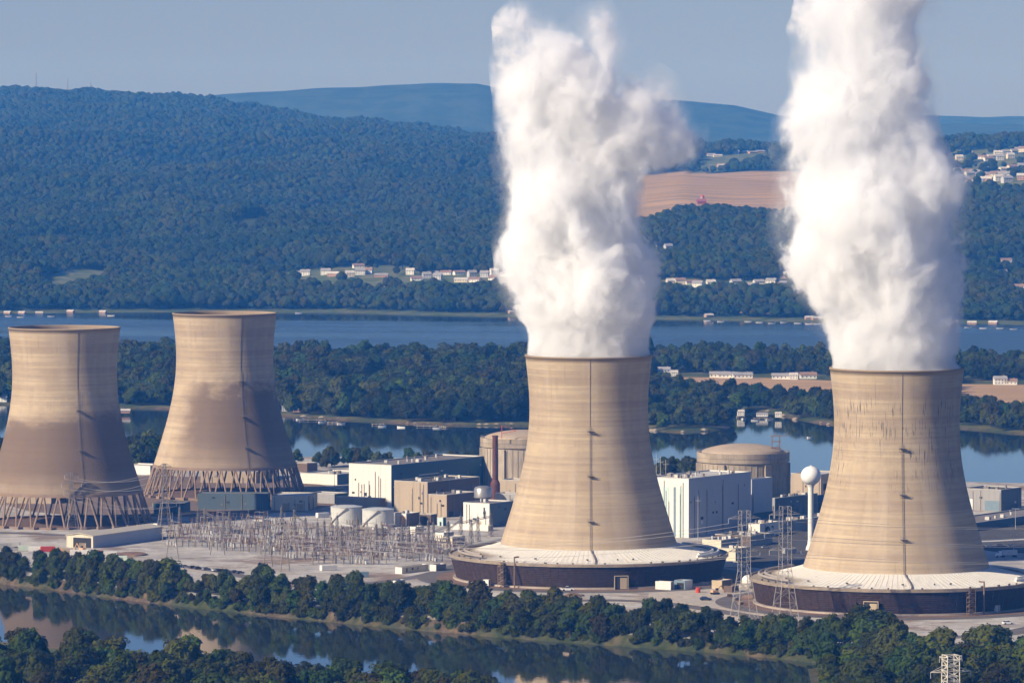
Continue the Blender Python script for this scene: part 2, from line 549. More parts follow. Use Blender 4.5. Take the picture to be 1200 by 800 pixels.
def shell_material(name, kind):
    m = NT(name)
    co = m.coord()
    s = m.sep(co)
    ang = m.math('ARCTAN2', s[0], m.math('MULTIPLY', s[1], -1.0))    # 0 faces the camera
    arc = m.math('MULTIPLY', ang, 34.0)
    z = s[2]
    base = m.mix(m.mapr(m.noise(co, 0.035, 5, 0.6), 0.3, 0.7), (0.52, 0.41, 0.265), (0.42, 0.325, 0.215))
    # lift joints: bands of slightly different pours
    band = m.noise(m.comb(m.math('MULTIPLY', arc, 0.004), 0.0, m.math('MULTIPLY', z, 0.42)), 1.0, 6, 0.75)
    c = m.mix(m.mapr(band, 0.42, 0.66, 0, 0.8), base, (0.30, 0.23, 0.16), 'MIX')
    line = m.math('FRACT', m.math('MULTIPLY', z, 1 / 1.53))
    lj = m.mapr(m.math('ABSOLUTE', m.math('SUBTRACT', line, 0.5)), 0.40, 0.5, 0.0, 0.16)
    c = m.mix(lj, c, (0.22, 0.17, 0.13))
    # panel to panel tone
    pan = m.n('ShaderNodeTexWhiteNoise', noise_dimensions='2D')
    m.l(m.comb(m.math('FLOOR', m.math('MULTIPLY', arc, 0.22)), m.math('FLOOR', m.math('MULTIPLY', z, 1 / 1.53)), 0), pan.inputs['Vector'])
    c = m.mix(m.mapr(pan.outputs[0], 0, 1, 0.0, 0.22, smooth=False), c, (0.25, 0.20, 0.15))
    wide = m.noise(m.comb(m.math('MULTIPLY', arc, 0.003), 5.0, m.math('MULTIPLY', z, 0.13)), 1.0, 3, 0.6)
    c = m.mix(m.mapr(wide, 0.47, 0.62, 0, 0.5), c, (0.29, 0.215, 0.15))
    # vertical runs of dirt
    st = m.noise(m.comb(m.math('MULTIPLY', arc, 0.9), 0.0, m.math('MULTIPLY', z, 0.035)), 1.0, 4, 0.7)
    c = m.mix(m.mapr(st, 0.54, 0.76, 0.0, 0.6), c, (0.20, 0.155, 0.115))
    st2 = m.noise(m.comb(m.math('MULTIPLY', arc, 0.10), 3.0, m.math('MULTIPLY', z, 0.012)), 1.0, 3, 0.6)
    c = m.mix(m.mapr(st2, 0.45, 0.7, 0.0, 0.35), c, (0.52, 0.42, 0.31))
    def streaks(z0, z1, thr, amount, col):
        nonlocal c
        # short black runs
        k = m.noise(m.comb(m.math('MULTIPLY', arc, 1.25), 7.0, m.math('MULTIPLY', z, 0.10)), 1.0, 3, 0.6)
        win = m.math('MULTIPLY', m.mapr(z, z0 - 5, z0 + 5), m.mapr(z, z1 + 4, z1 - 8))
        sel = m.mapr(m.noise(m.comb(m.math('MULTIPLY', arc, 0.07), 2.0, m.math('MULTIPLY', z, 0.05)), 1.0, 2), 0.38, 0.6)
        f = m.math('MULTIPLY', m.math('MULTIPLY', m.mapr(k, thr, thr + 0.05), win), m.math('MULTIPLY', sel, amount))
        c = m.mix(f, c, col)
    if kind == 'streaked': streaks(58, 104, 0.565, 0.8, (0.05, 0.045, 0.045))
    if kind == 'clean': streaks(60, 103, 0.68, 0.6, (0.09, 0.075, 0.06))
    if kind in ('idle_a', 'idle_b'):
        streaks(75, 108, 0.66, 0.8, (0.07, 0.06, 0.05))
        edge = m.noise(m.comb(m.math('MULTIPLY', arc, 0.05), 1.0, m.math('MULTIPLY', z, 0.09)), 1.0, 6, 0.65)
        if kind == 'idle_a':
            zz = m.math('ADD', z, m.math('MULTIPLY', m.math('SUBTRACT', edge, 0.5), 22.0))
            zz = m.math('SUBTRACT', zz, m.math('MULTIPLY', ang, 3.0))
            f = m.mapr(zz, 69, 57, 0.0, 0.88)
            lo = m.mapr(z, 20, 34, 0.55, 1.0)
        else:
            zz = m.math('ADD', z, m.math('MULTIPLY', m.math('SUBTRACT', edge, 0.5), 44.0))
            fa = m.mapr(zz, 76, 62, 0.0, 0.85)
            fb = m.mapr(m.math('ADD', ang, m.math('MULTIPLY', m.math('SUBTRACT', edge, 0.5), 1.0)), -1.05, -0.35)
            f = m.math('MULTIPLY', fa, fb)
            lo = m.mapr(z, 16, 40, 0.45, 1.0)
        f = m.math('MULTIPLY', f, lo)
        c = m.mix(f, c, (0.135, 0.092, 0.065))
    # dark lip under the rim
    c = m.mix(m.mapr(z, 110.5, 113.0, 0.0, 0.45), c, (0.16, 0.11, 0.07))
    m.color(c, 0.92, 0, 0.2)
    m.bump(m.math('ADD', m.math('MULTIPLY', lj, -1.0), m.math('MULTIPLY', band, 1.2)), 0.25, 0.4)
    return m.m

def make_shell(zb, material, parent):
    n = 160
    mb = MB()
    zs = list(np.linspace(zb, 113.4, 46))
    prof = [(shell_r(z), z) for z in zs]
    prof += [(shell_r(113.4) + 0.35, 113.4), (shell_r(113.4) + 0.35, 114.3), (shell_r(113.4) - 0.9, 114.3)]
    prof += [(shell_r(z) - 0.9, z) for z in reversed(zs)]
    prof += [prof[0]]
    mb.lathe(prof, n)
    return mb.build('shell', material, parent, smooth=True)

def ladder(parent, ang, zb, zt, plats, mat, drop=None):
    """caged ladder with rest platforms, running up the shell at angle ang (0 = towards camera)"""
    mb = MB()
    def P(z, off, da=0.0):
        r = shell_r(z) + off
        a = ang + da / shell_r(z)
        return (r * math.sin(a), -r * math.cos(a), z)
    zs = list(np.linspace(zb, 79, 38))
    mb.path([P(z, 0.12) for z in np.linspace(79, zt, 14)], 0.16, n=4)
    for a, b in zip(zs[:-1], zs[1:]):
        for da in (-0.35, 0.35):
            mb.bar(P(a, 0.3, da), P(b, 0.3, da), 0.10)
        mb.bar(P(a, 0.3, -0.35), P(a, 0.3, 0.35), 0.07)
        mb.bar(P(a, 0.0, 0), P(a, 0.7, 0), 0.07)
        mb.bar(P(a, 0.75, 0), P(b, 0.75, 0), 0.06)
    lad = mb.build('ladder', mat, parent)
    for z in plats:
        pb = MB()
        c = P(z, 1.2)
        pb.box((c[0], c[1], z), (3.0, 2.2, 0.18), ang)
        for da in (-1.5, 0, 1.5):
            q = P(z, 2.2, da); pb.bar(q, (q[0], q[1], z + 1.2), 0.12)
        q0 = P(z, 2.2, -1.5); q1 = P(z, 2.2, 1.5)
        pb.bar((q0[0], q0[1], z + 1.2), (q1[0], q1[1], z + 1.2), 0.12)
        pb.bar(P(z - 1.8, 0.0, -1.2), P(z, 2.0, -1.2), 0.14); pb.bar(P(z - 1.8, 0, 1.2), P(z, 2.0, 1.2), 0.14)
        pb.build('platform', mat, parent)
    return lad

M_STEEL = plain('grey_steel', (0.22, 0.19, 0.17), 0.6, 0.3, 0.2, 0.5)
M_DARKSTEEL = plain('dark_steel', (0.10, 0.085, 0.075), 0.6, 0.3, 0.2, 0.5)
M_GALV = plain('galvanised_steel', (0.30, 0.28, 0.27), 0.5, 0.3, 0.15, 0.5)
M_CONC = plain('pale_concrete', (0.38, 0.32, 0.26), 0.9, 0, 0.15, 0.12, streak=True)
M_LEG = plain('weathered_leg_concrete', (0.25, 0.175, 0.125), 0.9, 0, 0.2, 0.2)
M_SOIL = plain('red_brown_soil', (0.20, 0.125, 0.085), 0.95, 0, 0.2, 0.08)

TOWERS = {'D': (186.8, 2482), 'C': (39.3, 2620), 'A': (-260.5, 2978), 'B': (-180.0, 3205)}

def idle_tower(key, label, kind, ladang, plats, group):
    X, Y = TOWERS[key]
    zb = 18.5
    t = thing('cooling_tower', label, 'cooling tower', (X, Y, 0))
    make_shell(zb, shell_material('idle_shell_concrete_' + key.lower(), kind), t)
    NL = 32
    rt, rf = shell_r(zb) - 0.45, 50.5
    for k in range(NL):
        a = 2 * math.pi * (k + 0.5) / NL
        for sgn in (-1, 1):
            b = a + sgn * math.pi / NL * 0.96
            mb = MB()
            mb.bar((rf * math.sin(a + sgn * 0.012), -rf * math.cos(a + sgn * 0.012), 0.3), (rt * math.sin(b), -rt * math.cos(b), zb + 0.3), 1.15, 1.05, n=8)
            mb.build('leg', M_LEG, t)
    for k in range(NL):
        a = 2 * math.pi * (k + 0.5) / NL
        mb = MB(); mb.box((rf * math.sin(a), -rf * math.cos(a), 0.75), (3.2, 2.6, 1.5), a)
        mb.build('footing', M_LEG, t)
    mb = MB(); mb.lathe([(47.6, 0.02), (47.6, 1.2), (48.2, 1.2), (48.2, 0.02)], 96)
    mb.build('basin_wall', M_LEG, t)
    mb = MB(); mb.lathe([(0.01, 0.10), (47.6, 0.10)], 64)
    mb.build('basin_floor', M_SOIL, t)
    mb = MB(); r0 = shell_r(zb)
    mb.lathe([(r0 + 0.3, zb - 0.5), (r0 + 0.3, zb + 1.2), (r0 - 1.2, zb + 1.2), (r0 - 1.2, zb - 0.5), (r0 + 0.3, zb - 0.5)], 128)
    mb.build('ring_beam', M_LEG, t)
    ladder(t, ladang, 20, 113, plats, M_STEEL)
    return t

idle_tower('A', 'idle concrete cooling tower with dark brown lower half, leftmost in the photo', 'idle_a', R(19), (67.5, 44.5, 25), None)
idle_tower('B', 'idle concrete cooling tower on open legs behind the blue shed, with irregular brown stain', 'idle_b', R(22), (73, 51, 32), None)

def louvre_material():
    m = NT('weathered_timber_louvres')
    co = m.coord(); s = m.sep(co)
    ang = m.math('ARCTAN2', s[0], m.math('MULTIPLY', s[1], -1.0))
    n1 = m.noise(m.comb(m.math('MULTIPLY', ang, 40), 0, m.math('MULTIPLY', s[2], 1.0)), 0.6, 5, 0.7)
    n2 = m.noise(co, 0.05, 4)
    c = m.mix(m.mapr(n1, 0.35, 0.7), (0.034, 0.020, 0.015), (0.075, 0.045, 0.033))
    c = m.mix(m.mapr(n2, 0.4, 0.65, 0, 0.5), c, (0.045, 0.029, 0.022))
    return m.color(c, 0.85, 0, 0.2)
M_LOUVRE = louvre_material()
def deck_material():
    m = NT('white_deck_panels')
    co = m.coord(); s = m.sep(co)
    ang = m.math('ARCTAN2', s[0], m.math('MULTIPLY', s[1], -1.0))
    rad = m.math('SQRT', m.math('ADD', m.math('MULTIPLY', s[0], s[0]), m.math('MULTIPLY', s[1], s[1])))
    n1 = m.noise(m.comb(m.math('MULTIPLY', ang, 55), m.math('MULTIPLY', rad, 0.15), 0), 0.7, 4, 0.7)
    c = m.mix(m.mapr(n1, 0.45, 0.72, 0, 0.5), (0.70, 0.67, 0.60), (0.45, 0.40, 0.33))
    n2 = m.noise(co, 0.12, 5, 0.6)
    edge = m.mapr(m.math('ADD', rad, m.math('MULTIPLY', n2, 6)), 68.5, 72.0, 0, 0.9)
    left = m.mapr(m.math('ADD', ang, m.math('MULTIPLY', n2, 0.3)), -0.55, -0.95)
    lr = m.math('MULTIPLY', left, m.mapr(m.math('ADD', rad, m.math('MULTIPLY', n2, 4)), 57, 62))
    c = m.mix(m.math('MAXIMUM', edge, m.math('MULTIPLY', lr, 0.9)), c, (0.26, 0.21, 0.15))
    return m.color(c, 0.8, 0, 0.3)
M_DECK = deck_material()
M_WHITEPIPE = plain('white_pipe', (0.70, 0.68, 0.62), 0.6, 0, 0.1, 0.3)
M_WHITE = plain('white_paint', (0.74, 0.72, 0.67), 0.6, 0, 0.06, 0.2, streak=True)
M_DARK = plain('dark_opening', (0.03, 0.028, 0.028), 0.8)
M_TAN = plain('tan_panel', (0.45, 0.36, 0.24), 0.8, 0, 0.12, 0.2)

def active_tower(key, label, kind, door_ang, stair_ang, plats):
    X, Y = TOWERS[key]
    t = thing('cooling_tower', label, 'cooling tower', (X, Y, 0))
    make_shell(14.0, shell_material('working_shell_concrete_' + key.lower(), kind), t)
    # louvred intake wall: leaning outwards, one saw-tooth of slats per step
    prof = []
    NS = 11
    for k in range(NS):
        z0 = 0.9 + (11.3 - 0.9) * k / NS; z1 = 0.9 + (11.3 - 0.9) * (k + 1) / NS
        rr0 = 67.4 + 3.4 * (z0 / 12.0); rr1 = 67.4 + 3.4 * (z1 / 12.0)
        prof += [(rr0 + 0.45, z0 + 0.02), (rr1 - 0.15, z1 - 0.25), (rr1 - 0.15, z1)]
    mb = MB(); mb.lathe(prof, 144)
    lw = mb.build('louvre_wall', M_LOUVRE, t)
    mb = MB()
    for k in range(108):
        a = 2 * math.pi * k / 108
        p0 = (67.75 * math.sin(a), -67.75 * math.cos(a), 0.5); p1 = (70.95 * math.sin(a), -70.95 * math.cos(a), 11.6)
        mb.bar(p0, p1, 0.14)
    mb.build('louvre_post', M_LOUVRE, t)
    mb = MB(); mb.lathe([(67.2, 0.02), (69.6, 0.02), (69.6, 0.9), (67.2, 0.9)], 128)
    mb.build('basin_kerb', M_CONC, t)
    mb = MB(); mb.lathe([(71.3, 11.3), (71.6, 11.3), (71.6, 12.9), (71.1, 12.9), (71.1, 12.3), (70.2, 12.2)], 144)
    mb.build('parapet', plain('parapet_concrete', (0.27, 0.215, 0.155), 0.9, 0, 0.25, 0.3), t)
    # sloped white deck with radial ribs
    mb = MB(); mb.lathe([(70.6, 12.2), (67.5, 12.35), (60.0, 13.8), (52.0, 15.7), (46.0, 17.4), (44.6, 17.9)], 144)
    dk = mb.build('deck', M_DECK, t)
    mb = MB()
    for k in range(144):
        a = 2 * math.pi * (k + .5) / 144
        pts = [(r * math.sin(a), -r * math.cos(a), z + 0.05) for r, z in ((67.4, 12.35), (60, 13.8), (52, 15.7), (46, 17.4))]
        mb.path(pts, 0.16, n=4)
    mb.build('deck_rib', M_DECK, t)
    # distribution pipes on both flanks of the deck
    for a0, a1, rr in ((-2.35, -0.95, 66.6), (-2.2, -1.05, 63.6), (0.95, 2.3, 66.6), (1.05, 2.2, 63.6)):
        mb = MB(); pts = []
        for k in range(29):
            a = a0 + (a1 - a0) * k / 28
            pts.append((rr * math.sin(a), -rr * math.cos(a), 14.0 + (67 - rr) * 0.15))
        mb.path(pts, 1.3, n=8)
        mb.build('deck_pipe', M_WHITEPIPE if a0 > 0 else plain('grey_pipe', (0.32, 0.28, 0.24), 0.7), t)
    rnd = random.Random(5)
    for k in range(26):
        mb = MB()
        a = -1.5 + k * 0.115 + rnd.uniform(-.02, .02)
        r = rnd.choice((69.3, 69.0, 61.5))
        z = 12.6 if r > 65 else 14.0
        mb.box((r * math.sin(a), -r * math.cos(a), z + .3), (rnd.uniform(.5, 1.4), .7, rnd.uniform(.6, 1.1)), a)
        mb.build('valve_box', M_DARKSTEEL, t)
    # door opening in the louvres
    a = door_ang
    mb = MB(); r = 69.4
    mb.box((r * math.sin(a), -r * math.cos(a), 3.3), (6.6, 2.6, 6.4), a)
    fr = mb.build('doorway', M_DARK, t)
    mb = MB(); r = 70.76; a2 = a + 0.016
    mb.box((r * math.sin(a2), -r * math.cos(a2), 3.1), (3.4, 0.3, 5.6), a)
    mb.build('door_panel', M_TAN, fr)
    mb = MB(); r = 70.9
    for da, sz, zz in ((-3.4, (.35, .5, 6.8), 3.4), (3.4, (.35, .5, 6.8), 3.4), (0, (7.1, .5, .4), 6.9)):
        aa = a + da / 70.0
        mb.box((r * math.sin(aa), -r * math.cos(aa), zz), sz, a)
    mb.build('frame', M_TAN, fr)
    # stair tower and riser pipe
    for j, (sa, wid) in enumerate(((stair_ang, 3.4), )):
        mb = MB(); r = 72.2
        c = (r * math.sin(sa), -r * math.cos(sa)); u = (math.cos(sa), math.sin(sa)); w = (math.sin(sa), -math.cos(sa))
        def Q(x, y, z): return (c[0] + u[0] * x + w[0] * y, c[1] + u[1] * x + w[1] * y, z)
        for x in (-wid / 2, wid / 2):
            for y in (-1.1, 1.1): mb.bar(Q(x, y, 0), Q(x, y, 13.2), 0.22)
        for k in range(6):
            z = 2.1 * (k + 1)
            mb.box(Q(0, 0, z), (wid, 2.4, .15), sa)
            mb.bar(Q(-wid / 2, .6 if k % 2 else -.6, z - 2.1), Q(wid / 2, .6 if k % 2 else -.6, z), .5)
            mb.bar(Q(-wid / 2, 1.1, z + 1), Q(wid / 2, 1.1, z + 1), .12)
        mb.build('stair_tower', plain('rusty_steel', (0.19, 0.13, 0.085), 0.8, 0, .3, .5), t)
        pa = sa + 0.105
        r = 71.9
        mb = MB(); mb.path([(r * math.sin(pa), -r * math.cos(pa), 0), (r * math.sin(pa), -r * math.cos(pa), 15.5), ((r - 4) * math.sin(pa), -(r - 4) * math.cos(pa), 15.5)], .8, n=8)
        mb.build('riser_pipe', plain('rusty_steel', (0.19, 0.13, 0.085)), t)
    # hose-like pipe running down over the deck under the ladder
    la = R(0.5)
    pts = [((r) * math.sin(la + d), -(r) * math.cos(la + d), z) for r, z, d in ((46.2, 18.2, 0), (50, 16.8, 0.01), (54, 15.8, 0.022), (58, 14.8, 0.03), (63, 13.7, 0.032), (67, 12.9, 0.026))]
    mb = MB(); mb.path(pts, .8, n=8); mb.build('deck_conduit', M_STEEL, t)
    ladder(t, la, 16, 113, plats, M_STEEL)
    return t

active_tower('C', 'steaming cooling tower with smooth clean tan shell, nearer the middle of the photo', 'clean', R(12.5), R(-38), (77, 54.5, 32))
active_tower('D', 'steaming cooling tower at right beside the white water tower, black streaks on its upper shell', 'streaked', R(-14), R(25), (77, 55, 34))

# ------------------------------------------------------------------ steam plumes
def volume_material(name, density, aniso=0.25, color=(1.0, 1.0, 1.0)):
    m = bpy.data.materials.new(name); m.use_nodes = True
    t = m.node_tree
    for n in list(t.nodes):
        if n.type == 'BSDF_PRINCIPLED': t.nodes.remove(n)
    v = t.nodes.new('ShaderNodeVolumePrincipled')
    v.inputs['Color'].default_value = (*color, 1)
    v.inputs['Density'].default_value = density
    v.inputs['Anisotropy'].default_value = aniso
    t.links.new(v.outputs[0], t.nodes['Material Output'].inputs['Volume'])
    return m, v

def icos(sub):
    bm = bmesh.new(); bmesh.ops.create_icosphere(bm, subdivisions=sub, radius=1.0)
    vs = np.array([v.co[:] for v in bm.verts]); fs = [tuple(v.index for v in f.verts) for f in bm.faces]
    bm.free(); return vs, fs
ICO2 = icos(2); ICO1 = icos(1); ICO3 = icos(3)


STEAM_STEP = 0.32
def float_curve(m, x, pts):
    nd = m.n('ShaderNodeFloatCurve')
    m.l(x, nd.inputs['Value'])
    cv = nd.mapping.curves[0]
    cv.points[0].location = (pts[0][0], pts[0][1])
    cv.points[1].location = (pts[-1][0], pts[-1][1])
    for p in pts[1:-1]: cv.points.new(p[0], p[1])
    nd.mapping.update()
    return nd.outputs[0]

def plume(key, outline, arm, label, seed, dens, s, soft):
    """outline: (photo row, left, right) of the steam column.  The column is a real volume:
    its density comes from the distance to a bent axis, eaten into by 3-D billow noise."""
    X, Y = TOWERS[key]
    t = thing('steam_plume', label, 'steam plume', (X, Y, 113.0))
    zs = np.array([zat(o[0], Y) - 113.0 for o in outline])
    cx = np.array([((o[1] + o[2]) / 2 - 600) / 6000 * Y - X for o in outline])
    rx = np.array([(o[2] - o[1]) / 2 / 6000 * Y for o in outline])
    o_ = np.argsort(zs); zs, cx, rx = zs[o_], cx[o_], rx[o_]
    Z0, Z1 = -6.0, float(zs[-1]) + 6
    zs = np.concatenate([[Z0, 0.0], zs, [Z1]])
    cx = np.concatenate([[0, 0], cx, [cx[-1]]])
    rx = np.concatenate([[shell_r(110) - 0.4, shell_r(113) - 0.2], rx, [rx[-1]]])
    m = NT('steam_' + key.lower())
    for nd in list(m.t.nodes):
        if nd.type == 'BSDF_PRINCIPLED': m.t.nodes.remove(nd)
    co = m.coord()
    sp = m.sep(co)
    zn = m.math('DIVIDE', m.math('SUBTRACT', sp[2], Z0), Z1 - Z0)
    fcx = m.math('MULTIPLY', m.math('SUBTRACT', float_curve(m, zn, [((a - Z0) / (Z1 - Z0), 0.5 + b / 120) for a, b in zip(zs, cx)]), 0.5), 120.0)
    frx = m.math('MULTIPLY', float_curve(m, zn, [((a - Z0) / (Z1 - Z0), b / 60) for a, b in zip(zs, rx)]), 60.0)
    dx = m.math('SUBTRACT', sp[0], fcx)
    dist = m.math('SQRT', m.math('ADD', m.math('MULTIPLY', dx, dx), m.math('MULTIPLY', sp[1], sp[1])))
    inner = m.math('SUBTRACT', frx, dist)             # metres inside the smooth outline
    ARM = []
    for (px, py, ra, rb) in arm:
        ax, az = (px - 600) / 6000 * Y - X, zat(py, Y) - 113.0
        ARM.append((ax, az, ra / s, rb / s))
        ex = m.math('DIVIDE', m.math('SUBTRACT', sp[0], ax), ra / s)
        ey = m.math('DIVIDE', sp[1], (ra + rb) / 2 / s)
        ez = m.math('DIVIDE', m.math('SUBTRACT', sp[2], az), rb / s)
        q = m.math('SQRT', m.math('ADD', m.math('ADD', m.math('MULTIPLY', ex, ex), m.math('MULTIPLY', ey, ey)), m.math('MULTIPLY', ez, ez)))
        inner = m.math('MAXIMUM', inner, m.math('MULTIPLY', m.math('SUBTRACT', 1.0, q), min(ra, rb) / s))
    # billows at three sizes
    warp = m.n('ShaderNodeTexNoise'); m.l(co, warp.inputs['Vector'])
    warp.inputs['Scale'].default_value = 1 / 26.0; warp.inputs['Detail'].default_value = 2.0
    wv = m.n('ShaderNodeVectorMath', operation='MULTIPLY_ADD')
    m.l(warp.outputs['Color'], wv.inputs[0]); wv.inputs[1].default_value = (15, 15, 15); m.l(co, wv.inputs[2])
    wp = m.mapping(wv.outputs[0], (1, 1, 0.8), loc=(seed * 17, seed * 7, 0))
    v1 = m.n('ShaderNodeTexVoronoi'); m.l(wp, v1.inputs['Vector']); v1.inputs['Scale'].default_value = 1 / 17.0
    v1.feature = 'F1'
    v1.inputs['Detail'].default_value = 1.0; v1.inputs['Roughness'].default_value = 0.55; v1.inputs['Lacunarity'].default_value = 2.3
    v1.normalize = True
    fb = m.noise(wp, 1 / 9.0, 6, 0.70)
    fl = m.noise(m.mapping(co, (1, 1, 0.85), loc=(seed, 0, 3)), 1 / 36.0, 1, 0.5)
    amp = m.mapr(sp[2], 1.0, 70.0, 0.0, 1.0)
    amp = m.math('POWER', amp, 0.75)
    e1 = m.math('MULTIPLY', m.math('SUBTRACT', 0.55, v1.outputs['Distance']), 19.0)
    e2 = m.math('MULTIPLY', m.math('SUBTRACT', fb, 0.52), 34.0 * soft)
    e3 = m.math('MULTIPLY', m.math('SUBTRACT', fl, 0.5), 62.0)
    e = m.math('MULTIPLY', m.math('ADD', m.math('ADD', e1, e2), e3), amp)
    inner = m.math('SUBTRACT', m.math('ADD', inner, e), m.math('MULTIPLY', amp, 2.2))
    inner = m.math('SUBTRACT', inner, m.mapr(sp[2], Z1 - 42, Z1 - 4, 0.0, 45.0))     # the top thins out to nothing
    wid = m.mapr(sp[2], 0.0, 130.0, 1.2, 13.0 * soft)
    f = m.math('DIVIDE', inner, wid)
    f = m.mapr(f, 0.0, 1.0)
    veil = m.mapr(inner, -11.0, 4.0, 0.0, 0.08)
    fine = m.mapr(fb, 0.38, 0.62, 0.25, 1.5)
    dn = m.math('MULTIPLY', m.math('ADD', m.math('MULTIPLY', f, fine), m.math('MULTIPLY', veil, amp)), dens)
    v = m.n('ShaderNodeVolumePrincipled')
    v.inputs['Color'].default_value = (1, 1, 1, 1)
    v.inputs['Anisotropy'].default_value = 0.0
    m.l(dn, v.inputs['Density'])
    m.l(v.outputs[0], m.out.inputs['Volume'])
    # closed hull that the steam fills
    def hull(name, rings, n=56):
        mb = MB()
        for k, (x, z, r) in enumerate(rings):
            for i in range(n):
                a = 2 * math.pi * i / n
                g = min(1.0, max(0.0, (z - 4) / 30))
                q = r + g * (8.0 + 4.0 * mnoise.noise(Vector((x + r * math.cos(a), r * math.sin(a), z)) / 14.0 + Vector((seed, 0, 0))))
                mb.v.append((x + q * math.cos(a), q * math.sin(a), z))
        for k in range(len(rings) - 1):
            for i in range(n):
                j = (i + 1) % n
                mb.f.append((k * n + i, k * n + j, (k + 1) * n + j, (k + 1) * n + i))
        mb.f.append(tuple(reversed(range(n)))); mb.f.append(tuple((len(rings) - 1) * n + i for i in range(n)))
        return mb
    rings = []
    for z in np.linspace(Z0 + 0.5, Z1 - 0.5, 90):
        rings.append((float(np.interp(z, zs, cx)), float(z), float(np.interp(z, zs, rx))))
    hb = hull('steam', rings)
    me = hb.mesh('steam_column', m.m)
    if ARM:
        ax, az, ra, rb = ARM[0]
        vs0, fs0 = ICO3
        pts = []
        for vv in vs0:
            q = 1 + 0.12 * mnoise.noise(Vector(vv) * 2.5)
            pts.append((ax + vv[0] * (ra + 13) * q, vv[1] * ((ra + rb) / 2 + 13) * q, az + vv[2] * (rb + 13) * q))
        mb2 = MB(); mb2.v = list(hb.v); mb2.f = list(hb.f)
        for (ax, az, ra, rb) in ARM:
            mb2.add([(ax + vv[0] * (ra + 13), vv[1] * ((ra + rb) / 2 + 13), az + vv[2] * (rb + 13)) for vv in vs0.tolist()], fs0)
        tmp = bpy.data.objects.new('tmp_hull', mb2.mesh('tmp_hull', None)); COL.objects.link(tmp)
        md = tmp.modifiers.new('r', 'REMESH'); md.mode = 'VOXEL'; md.voxel_size = 2.2
        dg = bpy.context.evaluated_depsgraph_get()
        me = bpy.data.meshes.new_from_object(tmp.evaluated_get(dg))
        tm = tmp.data; bpy.data.objects.remove(tmp); bpy.data.meshes.remove(tm)
        me.materials.clear(); me.materials.append(m.m); me.name = 'steam_column'
    o = bpy.data.objects.new('steam_column', me)
    COL.objects.link(o); o.parent = t
    m.m.cycles.volume_step_rate = STEAM_STEP
    return t

def zc(o, s, pts): return [(o[1] + y / s, o[0] + a / s, o[0] + b / s) for y, a, b in pts]
OUT_C = zc((550, 0), 1.905, [(770, 128, 402), (740, 124, 404), (700, 95, 412), (650, 85, 415), (600, 82, 412), (560, 85, 410), (520, 85, 395), (480, 90, 385), (440, 85, 372), (400, 78, 365), (360, 75, 365), (320, 84, 370), (280, 88, 368), (240, 86, 355), (200, 82, 335), (160, 80, 312), (120, 78, 278), (85, 80, 235), (55, 86, 180), (30, 96, 160), (0, 108, 152), (-60, 128, 158), (-110, 140, 160)])
ARM_C = [(550 + 408 / 1.905, 296 / 1.905, 38, 30), (550 + 370 / 1.905, 270 / 1.905, 48, 44), (550 + 300 / 1.905, 60 / 1.905, 16, 50)]
plume('C', OUT_C, ARM_C, 'white steam plume over the middle tower, with a thick bulge out to the right', 4, 0.19, 2.25, 1.12)
OUT_D = zc((870, 0), 1.818, [(770, 190, 458), (740, 178, 462), (700, 168, 462), (660, 150, 458), (620, 128, 458), (580, 108, 466), (540, 98, 476), (500, 92, 474), (460, 88, 468), (420, 90, 462), (380, 92, 448), (340, 92, 428), (300, 92, 402), (260, 98, 392), (220, 114, 392), (180, 130, 400), (140, 138, 395), (100, 130, 385), (60, 128, 388), (20, 135, 418), (-30, 150, 445), (-70, 175, 455), (-150, 220, 470), (-230, 270, 470)])
plume('D', OUT_D, [], 'white steam plume over the right-hand tower, reaching out of the top of the picture', 7, 0.15, 2.407, 1.3)

# ------------------------------------------------------------------ haze
def build_haze():
    mb = MB(); mb.box((0, 11000, 246.5), (9800, 24400, 507))
    m, v = volume_material('air_haze', 5.5e-5, 0.0, (0.065, 0.33, 1.0))
    v.inputs['Absorption Color'].default_value = (1, 1, 1, 1)
    o = mb.build('haze', m)
    tag(o, kind='stuff')
build_haze()
# ------------------------------------------------------------------ plant buildings
def zex(py, Y, px=600):
    d = ray(px, py); return CAM_H + d[2] / d[1] * Y

GRID = R(33)
def footprint(pc, pl, pr, ang=GRID, z=0.0):
    c = at(pc[0], pc[1], z)
    def ln(px, ux, uy):
        k = ray(px, pc[1])[0] / ray(px, pc[1])[1]
        return (k * c.y - c.x) / (ux - k * uy)
    a = ln(pl, -math.cos(ang), math.sin(ang))
    b = ln(pr, math.sin(ang), math.cos(ang))
    return c, abs(a), abs(b)

def M_siding(name, c, var=0.06, pitch=1.2, rough=0.6):
    if name in _MC: return _MC[name]
    m = NT(name); co = m.coord(); s = m.sep(co)
    h = m.math('ADD', s[0], s[1])
    st = m.math('FRACT', m.math('MULTIPLY', h, 1 / pitch))
    l = m.mapr(m.math('ABSOLUTE', m.math('SUBTRACT', st, 0.5)), 0.36, 0.5, 0, 0.22)
    n1 = m.noise(m.mapping(co, (1, 1, 0.08)), 0.8, 5, 0.7)
    n2 = m.noise(co, 0.07, 4, 0.6)
    base = m.mix(m.mapr(n1, 0.45, 0.8, 0, 0.35), c, tuple(x * 0.6 for x in c))
    base = m.mix(m.mapr(n2, 0.3, 0.7, 0, 0.2), base, tuple(x * 0.75 for x in c))
    base = m.mix(l, base, tuple(x * 0.5 for x in c))
    _MC[name] = m.color(base, rough, 0, 0.3)
    return m.m
S_WHITE = M_siding('white_siding', (0.72, 0.69, 0.62))
S_CREAM = M_siding('cream_siding', (0.62, 0.56, 0.42))
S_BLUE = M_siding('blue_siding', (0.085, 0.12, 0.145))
S_TEAL = M_siding('teal_siding', (0.035, 0.10, 0.14))
